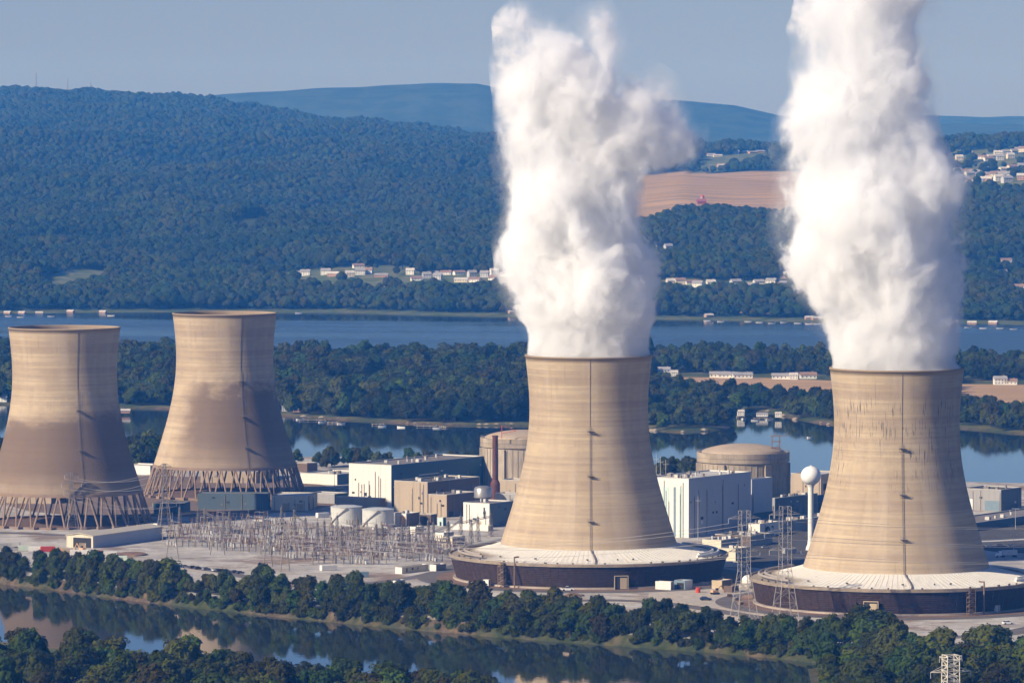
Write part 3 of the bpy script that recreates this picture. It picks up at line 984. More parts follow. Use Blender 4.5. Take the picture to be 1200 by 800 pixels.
S_PALEGREEN = M_siding('pale_green_siding', (0.50, 0.62, 0.58))
S_GREY = M_siding('grey_siding', (0.30, 0.29, 0.28))
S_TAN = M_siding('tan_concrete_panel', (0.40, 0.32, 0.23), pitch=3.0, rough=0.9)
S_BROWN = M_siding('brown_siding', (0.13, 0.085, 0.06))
ROOF_GREY = plain('grey_roof', (0.19, 0.17, 0.16), 0.9, 0, 0.2, 0.08)
ROOF_PALE = plain('pale_roof', (0.50, 0.48, 0.44), 0.8, 0, 0.15, 0.08)
ROOF_DARK = plain('dark_roof', (0.085, 0.078, 0.075), 0.9, 0, 0.25, 0.08)
M_GLASS = plain('window_glass', (0.04, 0.05, 0.06), 0.15, 0, 0.1, 1, spec=0.6)
M_RED = plain('red_paint', (0.50, 0.06, 0.04), 0.6, 0, 0.15, 0.5)
M_ORANGE = plain('orange_panel', (0.62, 0.36, 0.17), 0.7, 0, 0.1, 0.5)
M_RUBBER = plain('tyre_rubber', (0.02, 0.02, 0.02), 0.9)
M_BLUEGREY = plain('blue_grey_paint', (0.16, 0.22, 0.26), 0.6, 0, 0.12, 0.4)

def building(name, label, cat, pc, pl, pr, ptop, front=S_WHITE, side=None, roof=ROOF_GREY, ang=GRID, parapet=0.7,
             doors=(), windows=(), vents=0, group=None, h=None, pitch=0.0, seed=0):
    """local x runs to the left-back face, local y to the right-back face; origin = near corner.
    front = the wall seen left of the corner, side = the wall seen right of it"""
    c, L, Rr = footprint(pc, pl, pr, ang)
    h = h if h else zex(ptop, c.y, pc[0])
    t = thing(name, label, cat, (c.x, c.y, 0), 0, group)
    u = Vector((-math.cos(ang), math.sin(ang), 0)); w = Vector((math.sin(ang), math.cos(ang), 0))
    def P(a, b, z): q = u * a + w * b; return (q.x, q.y, z)
    side = side or front
    e = 0.03
    mb = MB()   # front wall slab and back wall slab
    def slab(mb, a0, a1, b0, b1, z0, z1):
        vs = [P(a, b, z) for z in (z0, z1) for a, b in ((a0, b0), (a1, b0), (a1, b1), (a0, b1))]
        mb.add(vs, [(0, 1, 2, 3), (7, 6, 5, 4), (1, 0, 4, 5), (2, 1, 5, 6), (3, 2, 6, 7), (0, 3, 7, 4)])
    slab(mb, 0, L, 0, 0.5, 0.0, h); mb.build('wall', front, t)
    mb = MB(); slab(mb, 0, L, Rr - 0.5, Rr, 0.0, h); mb.build('wall', front, t)
    mb = MB(); slab(mb, 0, 0.5, 0.5, Rr - 0.5, 0.0, h); mb.build('wall', side, t)
    mb = MB(); slab(mb, L - 0.5, L, 0.5, Rr - 0.5, 0.0, h); mb.build('wall', side, t)
    if pitch:
        mb = MB()
        # gable over the left-back face: ridge runs along w
        o = 0.5
        A = [P(-o, -o, h - 0.15), P(L / 2, -o, h + pitch), P(L + o, -o, h - 0.15)]
        B = [P(-o, Rr + o, h - 0.15), P(L / 2, Rr + o, h + pitch), P(L + o, Rr + o, h - 0.15)]
        A2 = [(x, y, z + 0.35) for x, y, z in A]; B2 = [(x, y, z + 0.35) for x, y, z in B]
        mb.add(A + B + A2 + B2, [(0, 1, 4, 3), (1, 2, 5, 4), (9, 10, 7, 6), (10, 11, 8, 7), (0, 3, 9, 6), (2, 8, 11, 5), (0, 6, 7, 1), (1, 7, 8, 2), (3, 4, 10, 9), (4, 5, 11, 10)])
        rf = mb.build('roof', roof, t)
        mb = MB(); mb.add([P(0, 0.25, h), P(L, 0.25, h), P(L / 2, 0.25, h + pitch)], [(0, 1, 2)]); mb.build('gable', front, t)
    else:
        mb = MB(); slab(mb, 0.5, L - 0.5, 0.5, Rr - 0.5, h - 0.9, h - 0.4)
        rf = mb.build('roof', roof, t)
        if parapet:
            mb = MB()
            for a0, a1, b0, b1 in ((-.08, L + .08, -.08, .55), (-.08, L + .08, Rr - .55, Rr + .08), (-.08, .55, .55, Rr - .55), (L - .55, L + .08, .55, Rr - .55)):
                slab(mb, a0, a1, b0, b1, h + 0.002, h + 0.3)
            mb.build('coping', ROOF_PALE, rf)
    rnd = random.Random(seed + 11)
    if h > 7 and name not in ('warehouse',):
        for k in range(int(Rr / 9)):
            mb = MB(); b_ = rnd.uniform(1, Rr - 3); z_ = rnd.uniform(.25, .8) * h
            w_ = rnd.choice((.9, 1.4, 2.4)); slab(mb, -0.10, 0.05, b_, b_ + w_, z_, z_ + rnd.choice((.8, 1.2)))
            mb.build('wall_vent', M_DARK if rnd.random() < .6 else ROOF_PALE, t)
        for k in range(int((L + Rr) / 18) + 1):
            mb = MB(); a_ = rnd.uniform(.5, L - .5); slab(mb, a_, a_ + .3, -0.3, 0.0, 0.0, h * rnd.uniform(.5, .98)); mb.build('downpipe', M_STEEL, t)
            mb = MB(); b_ = rnd.uniform(.5, Rr - .5); slab(mb, -0.3, 0.0, b_, b_ + .3, 0.0, h * rnd.uniform(.5, .98)); mb.build('downpipe', M_STEEL, t)
        for k in range(int(L / 9)):
            mb = MB(); a_ = rnd.uniform(1, L - 3); z_ = rnd.uniform(.2, .7) * h
            slab(mb, a_, a_ + rnd.choice((1.0, 2.0)), -0.09, 0.05, z_, z_ + 1.1); mb.build('wall_vent', M_DARK if rnd.random() < .5 else M_STEEL, t)
    for k in range(int(vents * 2.2)):
        mb = MB()
        a, b = rnd.uniform(.15, .85) * L, rnd.uniform(.12, .88) * Rr
        q = P(a, b, 0)
        if rnd.random() < 0.5:
            mb.box((q[0], q[1], h + 0.5), (rnd.uniform(1.2, 3), rnd.uniform(1.2, 3), 1.9), -ang)
        else:
            mb.cyl((q[0], q[1]), rnd.uniform(.4, .8), h - .4, h + rnd.uniform(1, 1.8), 10)
        mb.build('roof_vent', ROOF_PALE if rnd.random() < .6 else M_STEEL, rf)
    for (face, a, z, wd, hg, mat, nm) in doors:
        mb = MB()
        if face == 'f': slab(mb, a, a + wd, -0.12, 0.05, z, z + hg)
        else: slab(mb, -0.12, 0.05, a, a + wd, z, z + hg)
        mb.build(nm, mat, t)
    return t, P, L, Rr, h

# turbine hall with white gable and long teal flank
t, P, L, Rr, h = building('turbine_hall', 'white fronted turbine hall with long dark teal flank, behind the two pale tanks', 'building',
    (458.5, 594), 409, 567, 545, S_WHITE, S_TEAL, ROOF_GREY, vents=6, seed=1,
    doors=[('s', 30, 17.5, 22, 0.7, ROOF_PALE, 'strip_light'), ('f', 3, 0.05, 4.5, 5.0, M_TAN, 'door'), ('f', 18, 6, 2.2, 2.2, M_GLASS, 'window')])
building('annex', 'low tan annex at the left foot of the white turbine hall', 'building', (445, 597), 394, 452, 584.5, S_TAN, S_TAN, ROOF_GREY, vents=1, seed=2)
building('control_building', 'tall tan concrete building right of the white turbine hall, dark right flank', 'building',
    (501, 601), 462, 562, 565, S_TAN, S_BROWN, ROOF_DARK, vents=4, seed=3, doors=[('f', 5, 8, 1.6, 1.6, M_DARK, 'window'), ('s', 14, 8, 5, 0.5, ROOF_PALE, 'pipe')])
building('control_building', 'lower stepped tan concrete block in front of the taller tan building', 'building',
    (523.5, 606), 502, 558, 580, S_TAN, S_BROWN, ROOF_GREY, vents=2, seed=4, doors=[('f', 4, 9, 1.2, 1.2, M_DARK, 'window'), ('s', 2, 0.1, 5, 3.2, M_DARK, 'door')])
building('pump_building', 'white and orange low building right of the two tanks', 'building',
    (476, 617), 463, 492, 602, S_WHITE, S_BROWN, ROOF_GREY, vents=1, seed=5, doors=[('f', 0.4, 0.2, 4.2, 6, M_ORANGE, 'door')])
building('brown_shed', 'low brown shed between the orange door and the small teal kiosk', 'building',
    (505, 615), 492, 512, 603, S_BROWN, S_BROWN, ROOF_GREY, seed=6, doors=[('f', 1, 0.2, 4, 4, M_DARK, 'door')])
building('teal_kiosk', 'small pale teal kiosk at the foot of the stepped tan block', 'kiosk',
    (519, 616), 512.5, 523, 606.5, S_PALEGREEN, S_TEAL, ROOF_DARK, seed=7, doors=[('f', 1, 0.1, 1.2, 2.2, M_DARK, 'door')])
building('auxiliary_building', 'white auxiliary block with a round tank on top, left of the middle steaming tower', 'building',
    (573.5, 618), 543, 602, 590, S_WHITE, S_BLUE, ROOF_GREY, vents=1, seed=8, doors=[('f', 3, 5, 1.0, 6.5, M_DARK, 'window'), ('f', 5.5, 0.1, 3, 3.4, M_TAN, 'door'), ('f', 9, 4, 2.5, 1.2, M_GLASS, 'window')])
building('low_wall_building', 'long low white building at the foot of the auxiliary block', 'building',
    (572, 622), 528, 578, 616, S_WHITE, S_GREY, ROOF_PALE, seed=9, parapet=0)
building('concrete_block', 'tan concrete block at the base of the dark stack', 'building', (610, 592), 586, 625, 563, S_TAN, S_TAN, ROOF_PALE, seed=10)
building('concrete_block', 'low grey block on the right of the auxiliary block, under the reactor', 'building', (604, 606), 580, 615, 579, S_GREY, S_GREY, ROOF_GREY, seed=11, doors=[('f', 2, 9, 2, 1.5, M_DARK, 'window')])
# right-hand turbine hall
t, P, L, Rr, h = building('turbine_hall', 'large white turbine hall with pale green stripes, right of the middle steaming tower', 'building',
    (807, 630), 757, 880, 561, S_WHITE, M_siding('lavender_grey_siding', (0.46, 0.46, 0.48)), ROOF_PALE, vents=9, seed=12,
    doors=[('f', 3.5, 0.3, 3.2, 28, S_PALEGREEN, 'panel_stripe'), ('f', 8.5, 0.3, 1.4, 28, M_BLUEGREY, 'panel_stripe'), ('f', 13, 0.3, 4.2, 28, S_PALEGREEN, 'panel_stripe'), ('f', 20, 0.3, 3.2, 28, S_PALEGREEN, 'panel_stripe'),
           ('s', 26, 12, 1.6, 1.3, M_DARK, 'vent_opening'), ('s', 30, 12, 1.6, 1.3, M_DARK, 'vent_opening'), ('s', 13, 9.5, 3, 1.5, M_DARK, 'vent_opening'), ('s', 13.8, 7, 1.3, 1.8, M_WHITE, 'wall_lamp')])
building('hall_extension', 'grey extension at the right end of the large white turbine hall', 'building',
    (881, 616), 872, 905, 562, M_siding('lavender_grey_siding', (0.46, 0.46, 0.48)), None, ROOF_PALE, seed=13, doors=[('s', 0.5, 0.2, 24, 7, S_TEAL, 'panel_stripe')])
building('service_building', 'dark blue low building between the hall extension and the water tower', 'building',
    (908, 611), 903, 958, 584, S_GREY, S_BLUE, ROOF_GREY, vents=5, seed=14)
building('office_block', 'tan office building behind the white water tower', 'building',
    (962, 584), 927, 990, 556, S_TAN, S_TAN, ROOF_PALE, vents=1, seed=15, doors=[('s', 3, 5, 6, 4, M_DARK, 'window')])
building('fan_house', 'small white building with a round fan, between two lattice pylons', 'building',
    (890.5, 629), 877, 914, 614, S_WHITE, S_WHITE, ROOF_PALE, vents=2, seed=16, doors=[('s', 3.2, 0.1, 1.0, 2.2, M_DARK, 'door')])
building('flat_workshop', 'long low flat-roofed workshop in shade behind the small white fan building', 'building',
    (905, 626), 880, 1010, 613, S_GREY, S_GREY, ROOF_GREY, vents=6, seed=17)
building('low_store', 'low cream store behind the deck of the middle steaming tower', 'building',
    (845, 645), 823, 868, 633, S_CREAM, S_GREY, ROOF_GREY, vents=2, seed=18)
building('low_store', 'cream flat-roofed store between the middle steaming tower and first pylon', 'building',
    (862, 657), 843, 878, 643, S_CREAM, S_GREY, ROOF_PALE, vents=1, seed=19)
building('low_store', 'dark flat store along the foot of the large white turbine hall', 'building',
    (880, 640), 838, 905, 628, S_BROWN, S_GREY, ROOF_DARK, vents=3, seed=20)
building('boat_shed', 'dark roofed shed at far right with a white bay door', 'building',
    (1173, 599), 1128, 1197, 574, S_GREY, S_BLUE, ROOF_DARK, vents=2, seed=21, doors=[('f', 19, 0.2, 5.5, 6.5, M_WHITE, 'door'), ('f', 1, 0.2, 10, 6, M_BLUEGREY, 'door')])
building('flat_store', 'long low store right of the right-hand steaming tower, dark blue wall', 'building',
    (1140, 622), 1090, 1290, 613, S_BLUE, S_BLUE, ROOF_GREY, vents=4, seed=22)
# by the idle towers
building('blue_shed', 'long blue-grey shed in front of the idle tower with open legs', 'building',
    (314, 597), 231.5, 317, 578, S_BLUE, S_BLUE, ROOF_GREY, seed=23, ang=R(4), parapet=0)
building('cream_shed', 'cream shed with white roof right of the long blue-grey shed', 'building',
    (361, 598), 318, 372, 581, S_CREAM, S_GREY, ROOF_PALE, seed=24, ang=R(8), parapet=0, doors=[('f', 3, 0.2, 4, 4, M_TAN, 'door'), ('f', 12, 0.2, 4, 4, M_TAN, 'door')])
building('green_shed', 'low blue-green shed between the two idle towers', 'building',
    (214, 602), 180, 223, 590, S_TEAL, S_BLUE, ROOF_GREY, seed=25, ang=R(10), parapet=0)
building('white_hut', 'tiny white hut behind the far end of the gabled warehouse', 'hut', (184, 620), 176, 187.5, 613.5, S_WHITE, S_GREY, ROOF_PALE, seed=26, parapet=0)
building('orange_cabin', 'small orange cabin at the right end of the long blue-grey shed', 'cabin', (312.2, 604), 308.5, 313.8, 598.5, M_ORANGE, S_TAN, ROOF_DARK, seed=27, parapet=0)
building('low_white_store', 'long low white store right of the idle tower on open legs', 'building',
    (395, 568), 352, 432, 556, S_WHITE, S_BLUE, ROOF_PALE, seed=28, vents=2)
building('low_white_store', 'flat pale store between the two idle towers', 'building', (176, 556), 130, 196, 546, S_WHITE, S_GREY, ROOF_PALE, seed=29)
building('tan_store', 'tan flat store seen through the legs of the idle tower', 'building', (300, 566), 235, 325, 553, S_TAN, M_ORANGE, ROOF_GREY, seed=30, ang=R(10))
building('red_brown_store', 'red-brown low store right behind the open-legged idle tower', 'building', (360, 553), 335, 372, 543, S_BROWN, S_BROWN, ROOF_GREY, seed=31)
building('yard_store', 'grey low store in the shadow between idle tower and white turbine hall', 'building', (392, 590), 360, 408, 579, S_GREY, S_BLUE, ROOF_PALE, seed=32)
building('tan_store', 'long tan store behind the legs of the leftmost idle tower', 'building', (60, 590), -30, 78, 575, S_TAN, S_BROWN, ROOF_GREY, seed=33, ang=R(12))
building('shore_store', 'white flat store on the back shore left of the leftmost idle tower', 'building', (8, 556), -40, 20, 548, S_WHITE, S_GREY, ROOF_PALE, seed=34)

# gabled warehouse near the bank
t, P, L, Rr, h = building('warehouse', 'pale gabled warehouse with an open front end, by the river bank at left', 'warehouse',
    (109, 642), 78, 190, 628, S_CREAM, M_siding('lavender_grey_siding', (0.46, 0.46, 0.48)), M_siding('cream_roof_sheet', (0.50, 0.45, 0.36)), seed=35, pitch=1.3, ang=R(27),
    doors=[('f', 1.2, 0.1, 11.5, 5.4, M_DARK, 'doorway'), ('f', 4.5, 0.06, 4.5, 2.6, M_TAN, 'parked_machine_front')])

# small site huts
def hut(label, pc, pl, pr, ptop, wall=S_WHITE, side=S_GREY, name='site_hut', cat='hut', **k):
    return building(name, label, cat, pc, pl, pr, ptop, wall, side, ROOF_PALE, parapet=0, **k)
hut('long white site trailer on the road left of the middle steaming tower', (471, 672), 463, 502, 664.5, name='site_trailer', cat='trailer', side=S_CREAM, doors=[('s', 4, .6, 1, 2, M_DARK, 'door'), ('s', 9, 1.4, 1.6, 1, M_GLASS, 'window'), ('s', 14, 1.4, 1.6, 1, M_GLASS, 'window')])
hut('short white site trailer behind the longer one on the road', (511, 669), 503.5, 523, 661.5, name='site_trailer', cat='trailer')
hut('grey shipping box half hidden by bank trees left of the middle tower', (464, 687), 458, 475, 680, wall=S_WHITE, side=M_BLUEGREY)
hut('small white cube hut at the foot of the stair tower on the middle steaming tower', (572.5, 687), 566, 575, 679)
hut('white site hut in front right of the middle steaming tower', (786, 691), 768, 790, 681.5)
hut('open fronted grey hut right of the white site hut', (803, 690.5), 790, 812, 680, wall=M_BLUEGREY, side=S_WHITE, doors=[('f', .8, .1, 4, 3.2, M_DARK, 'doorway')])
hut('tan equipment box in the work area between the two steaming towers', (846, 690), 834, 858, 680, wall=M_TAN, side=S_BROWN)
hut('brown timber box beside the tan equipment box', (858, 694), 848, 866, 686.5, wall=S_BROWN, side=S_BROWN)
hut('small white pump hut at the right foot of the right-hand steaming tower', (1169, 718), 1161, 1172, 709)
hut('long cream block low beside the auxiliary block', (530, 640), 516, 545, 629, wall=S_CREAM)
hut('white switch house in the middle of the switchyard', (520, 634), 508, 532, 624, name='switch_house')
hut('white switch house at the right of the two tanks', (487, 626), 478, 497, 617, name='switch_house')

# mound, tank on ground
t = thing('dome_tank', 'white dome-shaped tank at the foot of the first lattice pylon', 'tank', (*at(877, 683)[:2], 0))
mb = MB(); mb.lathe([(3.4, 0.0), (3.4, 1.6), (3.2, 2.4), (2.6, 3.3), (1.6, 4.0), (0.5, 4.3), (0.01, 4.32)], 24); mb.build('shell', M_WHITE, t, smooth=True)
mb = MB(); mb.lathe([(3.7, 0.02), (3.7, 0.35), (3.4, 0.35)], 24); mb.build('base_ring', M_CONC, t)
t = thing('red_drum', 'small red drum on the gravel between the two steaming towers', 'drum', (*at(818, 694)[:2], 0))
mb = MB(); mb.lathe([(1.2, 0.0), (1.25, .2), (1.2, .4), (1.2, 1.3), (1.25, 1.5), (1.2, 1.7), (1.2, 2.4), (1.0, 2.55), (0.01, 2.6)], 16); mb.build('drum_body', M_RED, t)

# two storage tanks
def storage_tank(label, px, py, rpx, ptop):
    c = at(px, py); s = 6000 / c.y; r = rpx / s; h = zex(ptop, c.y - r)
    t = thing('storage_tank', label, 'storage tank', (c.x, c.y, 0), 0, 'pale storage tanks')
    mb = MB(); mb.lathe([(r, 0), (r, h * .33), (r + .06, h * .335), (r, h * .34), (r, h * .66), (r + .06, h * .665), (r, h * .67), (r, h)], 48)
    mb.build('tank_wall', plain('pale_tank_paint', (0.50, 0.50, 0.47), 0.6, 0, .1, .2, streak=True), t, smooth=False)
    mb = MB(); mb.lathe([(r + .2, h), (r + .2, h + .3), (r * .6, h + .3 + r * .07), (0.01, h + .3 + r * .11)], 48); mb.build('roof', plain('pale_tank_roof', (0.44, 0.45, 0.44), 0.6, 0, .1, .2), t, smooth=False)
    mb = MB()
    for a, z0, z1 in ((-1.2, .2, h), ):
        for k in range(28):
            aa = a + k * 0.045; bb = aa + .045
            mb.bar(((r + .5) * math.sin(aa), -(r + .5) * math.cos(aa), h * k / 28), ((r + .5) * math.sin(bb), -(r + .5) * math.cos(bb), h * (k + 1) / 28), .5)
    mb.build('stair', M_STEEL, t)
    return t
storage_tank('pale grey storage tank, left one of the pair behind the switchyard', 406, 614, 18.5, 595)
storage_tank('pale grey storage tank, right one of the pair behind the switchyard', 443, 617, 18.5, 598)

# round tank standing on the auxiliary block
c = at(566, 606); zt = 13.0
t = thing('roof_tank', 'steel drum-shaped tank on top of the white auxiliary block', 'tank', (c.x, c.y, zt - 1.2))
mb = MB(); mb.lathe([(5.3, 0), (5.3, 5.2), (4.6, 6.2), (2.5, 6.9), (0.01, 7.1)], 32); mb.build('tank_wall', plain('bare_steel', (0.38, 0.36, 0.34), 0.35, .6, .12, .4), t, smooth=True)
mb = MB(); mb.lathe([(5.5, 0.0), (5.5, .5), (5.3, .5)], 32); mb.build('base_ring', M_STEEL, t)

# reactor domes
def reactor(label, px, py, rpx, ptop, dome, ribs, seed, mat):
    c = at(px, py); s = 6000 / c.y; r = rpx / s; h = zex(ptop, c.y)
    t = thing('reactor_building', label, 'reactor building', (c.x, c.y, 0))
    mb = MB(); mb.lathe([(r - .6, 0), (r - .6, h - 6.0)], 72); mb.build('wall', mat, t)
    mb = MB(); mb.lathe([(r - .6, h - 6.0), (r + .5, h - 5.6), (r + .5, h - 3.5), (r + .2, h - 3.4), (r + .2, h - 3.0), (r + .5, h - 2.9), (r + .5, h), (r - .6, h + .02), (r - 1.6, h - .4)], 72); mb.build('ring_girder', M_CONC2, t)
    mb = MB(); pf = [((r - 1.6) * math.cos(q), h - .4 + dome * math.sin(q)) for q in np.linspace(0, math.pi / 2 - .02, 12)]
    pf = [(rr * (1.0 - 0.12 * math.sin(3.14 * (1 - rr / r))), z) for rr, z in pf]
    mb.lathe(pf, 64); mb.build('dome', M_CONC2D, t, smooth=True)
    for k in range(ribs):
        a = 2 * math.pi * (k + .5) / ribs
        mb = MB(); w = 4.2
        mb.box(((r - .1) * math.sin(a), -(r - .1) * math.cos(a), (h - 6.4) / 2), (w, 2.0, h - 6.6), a)
        mb.build('buttress', mat, t)
    mb = MB()
    for k in range(48):
        a = 2 * math.pi * k / 48
        mb.box(((r - .55) * math.sin(a), -(r - .55) * math.cos(a), (h - 6.4) / 2), (.5, .4, h - 6.8), a)
    mb.build('wall_seam', M_CONC2, t)
    mb = MB(); q0 = None
    for k in range(49):
        a = 2 * math.pi * k / 48
        q = ((r + .1) * math.sin(a), -(r + .1) * math.cos(a))
        mb.bar((q[0], q[1], h), (q[0], q[1], h + 1.2), .12)
        if q0: mb.bar((*q0, h + 1.2), (*q, h + 1.2), .12)
        q0 = q
    mb.build('railing', M_STEEL, t)
    return t, r, h, c
M_CONC2 = plain('stained_concrete', (0.33, 0.27, 0.20), 0.92, 0, 0.25, 0.12, streak=True)
M_CONC2D = plain('dome_concrete', (0.40, 0.31, 0.22), 0.92, 0, 0.15, 0.1)
t, r, h, c = reactor('round concrete reactor building left of the middle steaming tower, with dark stack', 613, 581, 49.5, 512, 5.0, 6, 1, plain('fluted_concrete', (0.40, 0.335, 0.26), 0.92, 0, 0.18, 0.1, streak=True))
t, r, h, c = reactor('round domed concrete reactor building between the two steaming towers', 870.7, 603, 53.5, 529, 5.2, 6, 2, plain('stained_concrete', (0.33, 0.27, 0.20)))
mb = MB()
for x in (0, 4.5):
    for y in (0, 3): mb.bar((x, y, 0), (x, y, 10), .45)
for z in (3, 6.5, 10):
    mb.bar((-1, 0, z), (9 if z == 10 else 5.5, 0, z), .4); mb.bar((0, 3, z), (4.5, 3, z), .4); mb.bar((0, 0, z), (0, 3, z), .3)
mb.bar((0, 0, 0), (4.5, 0, 6.5), .25); mb.bar((9, 0, 10), (9, 0, 12.5), .3); mb.bar((2, 0, 10), (2, 0, 12), .3)
t = thing('roof_derrick', 'rusty steel frame on the right edge of the domed reactor building', 'steel frame', (c.x + r * .62, c.y - r * .35, h)); mb.build('frame', plain('rusty_steel', (0.19, 0.13, 0.085)), t)
mb = MB(); mb.box((1.2, 1.5, .7), (2.4, 2, 1.4)); mb.build('winch_box', M_STEEL, t)
# stack
c = at(580.3, 588); hs = zex(510, c.y)
t = thing('chimney_stack', 'dark red-brown round stack standing before the left reactor building', 'stack', (c.x, c.y, 0))
mb = MB(); mb.lathe([(3.0, 0), (3.0, hs * .28), (1.75, hs * .34), (1.7, hs * .97), (1.9, hs * .975), (1.9, hs), (1.5, hs), (1.5, hs - 3)], 24)
mb.build('flue', plain('dark_red_brown_steel', (0.115, 0.045, 0.035), 0.7, .1, .2, .3), t, smooth=False)
mb = MB()
for z in (.4, .62, .84): mb.lathe([(2.0, hs * z), (2.0, hs * z + .4), (1.7, hs * z + .4)], 24)
mb.build('band', M_DARKSTEEL, t)
t = thing('roof_crane', 'thin red mast with boom on the left reactor roof', 'crane', (at(588, 585).x, at(588, 585).y, hs - 3))
mb = MB(); mb.bar((0, 0, 0), (0, 0, 8), .4); mb.bar((0, 0, 3), (9, 0, 4.5), .3); mb.bar((0, 0, 8), (9, 0, 4.5), .12); mb.build('mast', M_RED, t)

# fan on the small white building
c, L_, R_ = footprint((890.5, 629), 877, 914)
w = Vector((math.sin(GRID), math.cos(GRID), 0)); u = Vector((-math.cos(GRID), math.sin(GRID), 0))
q = c + w * 8.0 - u * 0.25
t = thing('wall_fan', 'round dark extractor fan on the small white building', 'fan', (q.x, q.y, 3.6), 0)
mb = MB()
pts = []
for k in range(20):
    a = 2 * math.pi * k / 20; v = w * math.cos(a) * 2.0; pts.append((v.x, v.y, math.sin(a) * 2.0))
mb.add(pts + [(p[0] - u.x * .5, p[1] - u.y * .5, p[2]) for p in pts], [tuple(range(20)), tuple(range(39, 19, -1))] + [(i, (i + 1) % 20, 20 + (i + 1) % 20, 20 + i) for i in range(20)])
mb.build('fan_drum', M_DARK, t)
mb = MB()
for k in range(6):
    a = math.pi * k / 6; v = w * math.cos(a) * 1.8; o_ = -u * 0.6
    mb.bar((v.x + o_.x, v.y + o_.y, math.sin(a) * 1.8), (-v.x + o_.x, -v.y + o_.y, -math.sin(a) * 1.8), .16)
mb.build('grille', M_GALV, t)

# water tower
c = at(950, 644); s = 6000 / c.y; zc_ = zex(557, c.y)
t = thing('water_tower', 'white ball-on-stem water tower left of the right-hand steaming tower', 'water tower', (c.x, c.y, 0))
mb = MB(); rb = 5.5
prof = [(2.7, 0), (2.5, 1.5), (1.75, 3.2), (1.55, 6), (1.5, zc_ - 7), (1.9, zc_ - 5.6), (2.6, zc_ - 4.7)]
mb.lathe(prof, 32); mb.build('stem', M_WHITE, t, smooth=True)
mb = MB(); mb.lathe([(rb * math.cos(a), zc_ + rb * math.sin(a) * .95) for a in np.linspace(-1.1, 1.56, 22)], 40); mb.build('tank', plain('gloss_white_paint', (0.78, 0.77, 0.74), 0.4, 0, .04, .1), t, smooth=True)
mb = MB(); mb.lathe([(.5, zc_ + 4.8), (.5, zc_ + 5.6), (.01, zc_ + 5.7)], 10); mb.build('hatch', M_WHITE, t)

# blue tank roof behind the water tower
c = at(962, 600)
t = thing('dome_tank', 'dark blue dome tank behind the white water tower', 'tank', (c.x, c.y, 0))
mb = MB(); mb.lathe([(6, 0), (6, 6.5), (5.4, 8.2), (3.8, 9.6), (1.8, 10.4), (.01, 10.6)], 32); mb.build('shell', plain('dark_blue_paint', (0.06, 0.12, 0.17), .5, 0, .1, .3), t, smooth=True)
mb = MB(); mb.lathe([(6.3, 6.2), (6.3, 6.7), (6, 6.7)], 32); mb.build('rim', M_STEEL, t)

# ------------------------------------------------------------------ roads and surfaces
ASPH = plain('asphalt', (0.13, 0.115, 0.105), 0.95, 0, 0.18, 0.1)
ASPH2 = plain('dark_asphalt', (0.075, 0.07, 0.068), 0.95, 0, 0.2, 0.08)  # car park surface, and the yard where the dark tone stands for shadow
GRAVEL = plain('pale_gravel', (0.42, 0.37, 0.31), 0.95, 0, 0.22, 0.25)
def ribbon(name, px, width, mat, z, kerb=False):
    pts = [Vector(at(*p)) for p in px]
    # refine
    q = [pts[0]]
    for i in range(len(pts) - 1):
        p0 = pts[max(i - 1, 0)]; p1 = pts[i]; p2 = pts[i + 1]; p3 = pts[min(i + 2, len(pts) - 1)]
        for k in range(1, 9):
            t_ = k / 8
            q.append(0.5 * ((2 * p1) + (p2 - p0) * t_ + (2 * p0 - 5 * p1 + 4 * p2 - p3) * t_ ** 2 + (3 * p1 - p0 - 3 * p2 + p3) * t_ ** 3))
    P0 = []; 
    L_, R_ = [], []
    for i, p in enumerate(q):
        d = (q[min(i + 1, len(q) - 1)] - q[max(i - 1, 0)]); d.z = 0; d.normalize()
        nrm = Vector((-d.y, d.x, 0))
        L_.append(p + nrm * width / 2); R_.append(p - nrm * width / 2)
    mb = MB(); mb.grid([[(a.x, a.y, z), (b.x, b.y, z)] for a, b in zip(R_, L_)])
    tag(mb.build(name, mat), kind='structure')
    if kerb:
        mb = MB()
        for line in (L_, R_):
            for a, b in zip(line[:-1], line[1:]): mb.bar((a.x, a.y, 0.06), (b.x, b.y, 0.06), .3)
        tag(mb.build(name + '_kerb', M_CONC), kind='structure')
def patch(name, px, mat, z):
    mb = MB(); pts = smooth_poly([tuple(at(*p)[:2]) for p in px], 2)
    area = sum(pts[i][0] * pts[(i + 1) % len(pts)][1] - pts[(i + 1) % len(pts)][0] * pts[i][1] for i in range(len(pts)))
    if area < 0: pts = pts[::-1]
    mb.add([(x, y, z) for x, y in pts], [tuple(range(len(pts)))])
    tag(mb.build(name, mat), kind='structure')
patch('work_yard', [(760, 678), (860, 668), (900, 690), (960, 728), (860, 730), (760, 712)], GRAVEL, 0.012)
patch('shadow_toned_yard', [(840, 602), (1000, 600), (1060, 640), (985, 660), (900, 670), (850, 655)], ASPH2, 0.008)  # asphalt lot whose dark tone also paints in the middle tower's broad shadow
patch('car_park', [(1085, 606), (1330, 600), (1330, 645), (1130, 650)], ASPH2, 0.008)
patch('back_yard', [(0, 560), (150, 556), (380, 562), (420, 590), (300, 604), (180, 606), (0, 600)], plain('brown_yard', (0.17, 0.12, 0.09), .95, 0, .2, .05), 0.008)
ribbon('service_road', [(-120, 623), (0, 624), (80, 627)], 11, ASPH, 0.020)
ribbon('service_road', [(120, 672), (230, 666), (330, 682), (440, 682), (520, 668), (560, 650)], 9, ASPH, 0.020)
ribbon('service_road', [(420, 690), (520, 697), (640, 703), (760, 705), (880, 722), (1000, 742), (1150, 745), (1260, 725), (1400, 690)], 13, ASPH, 0.024, True)
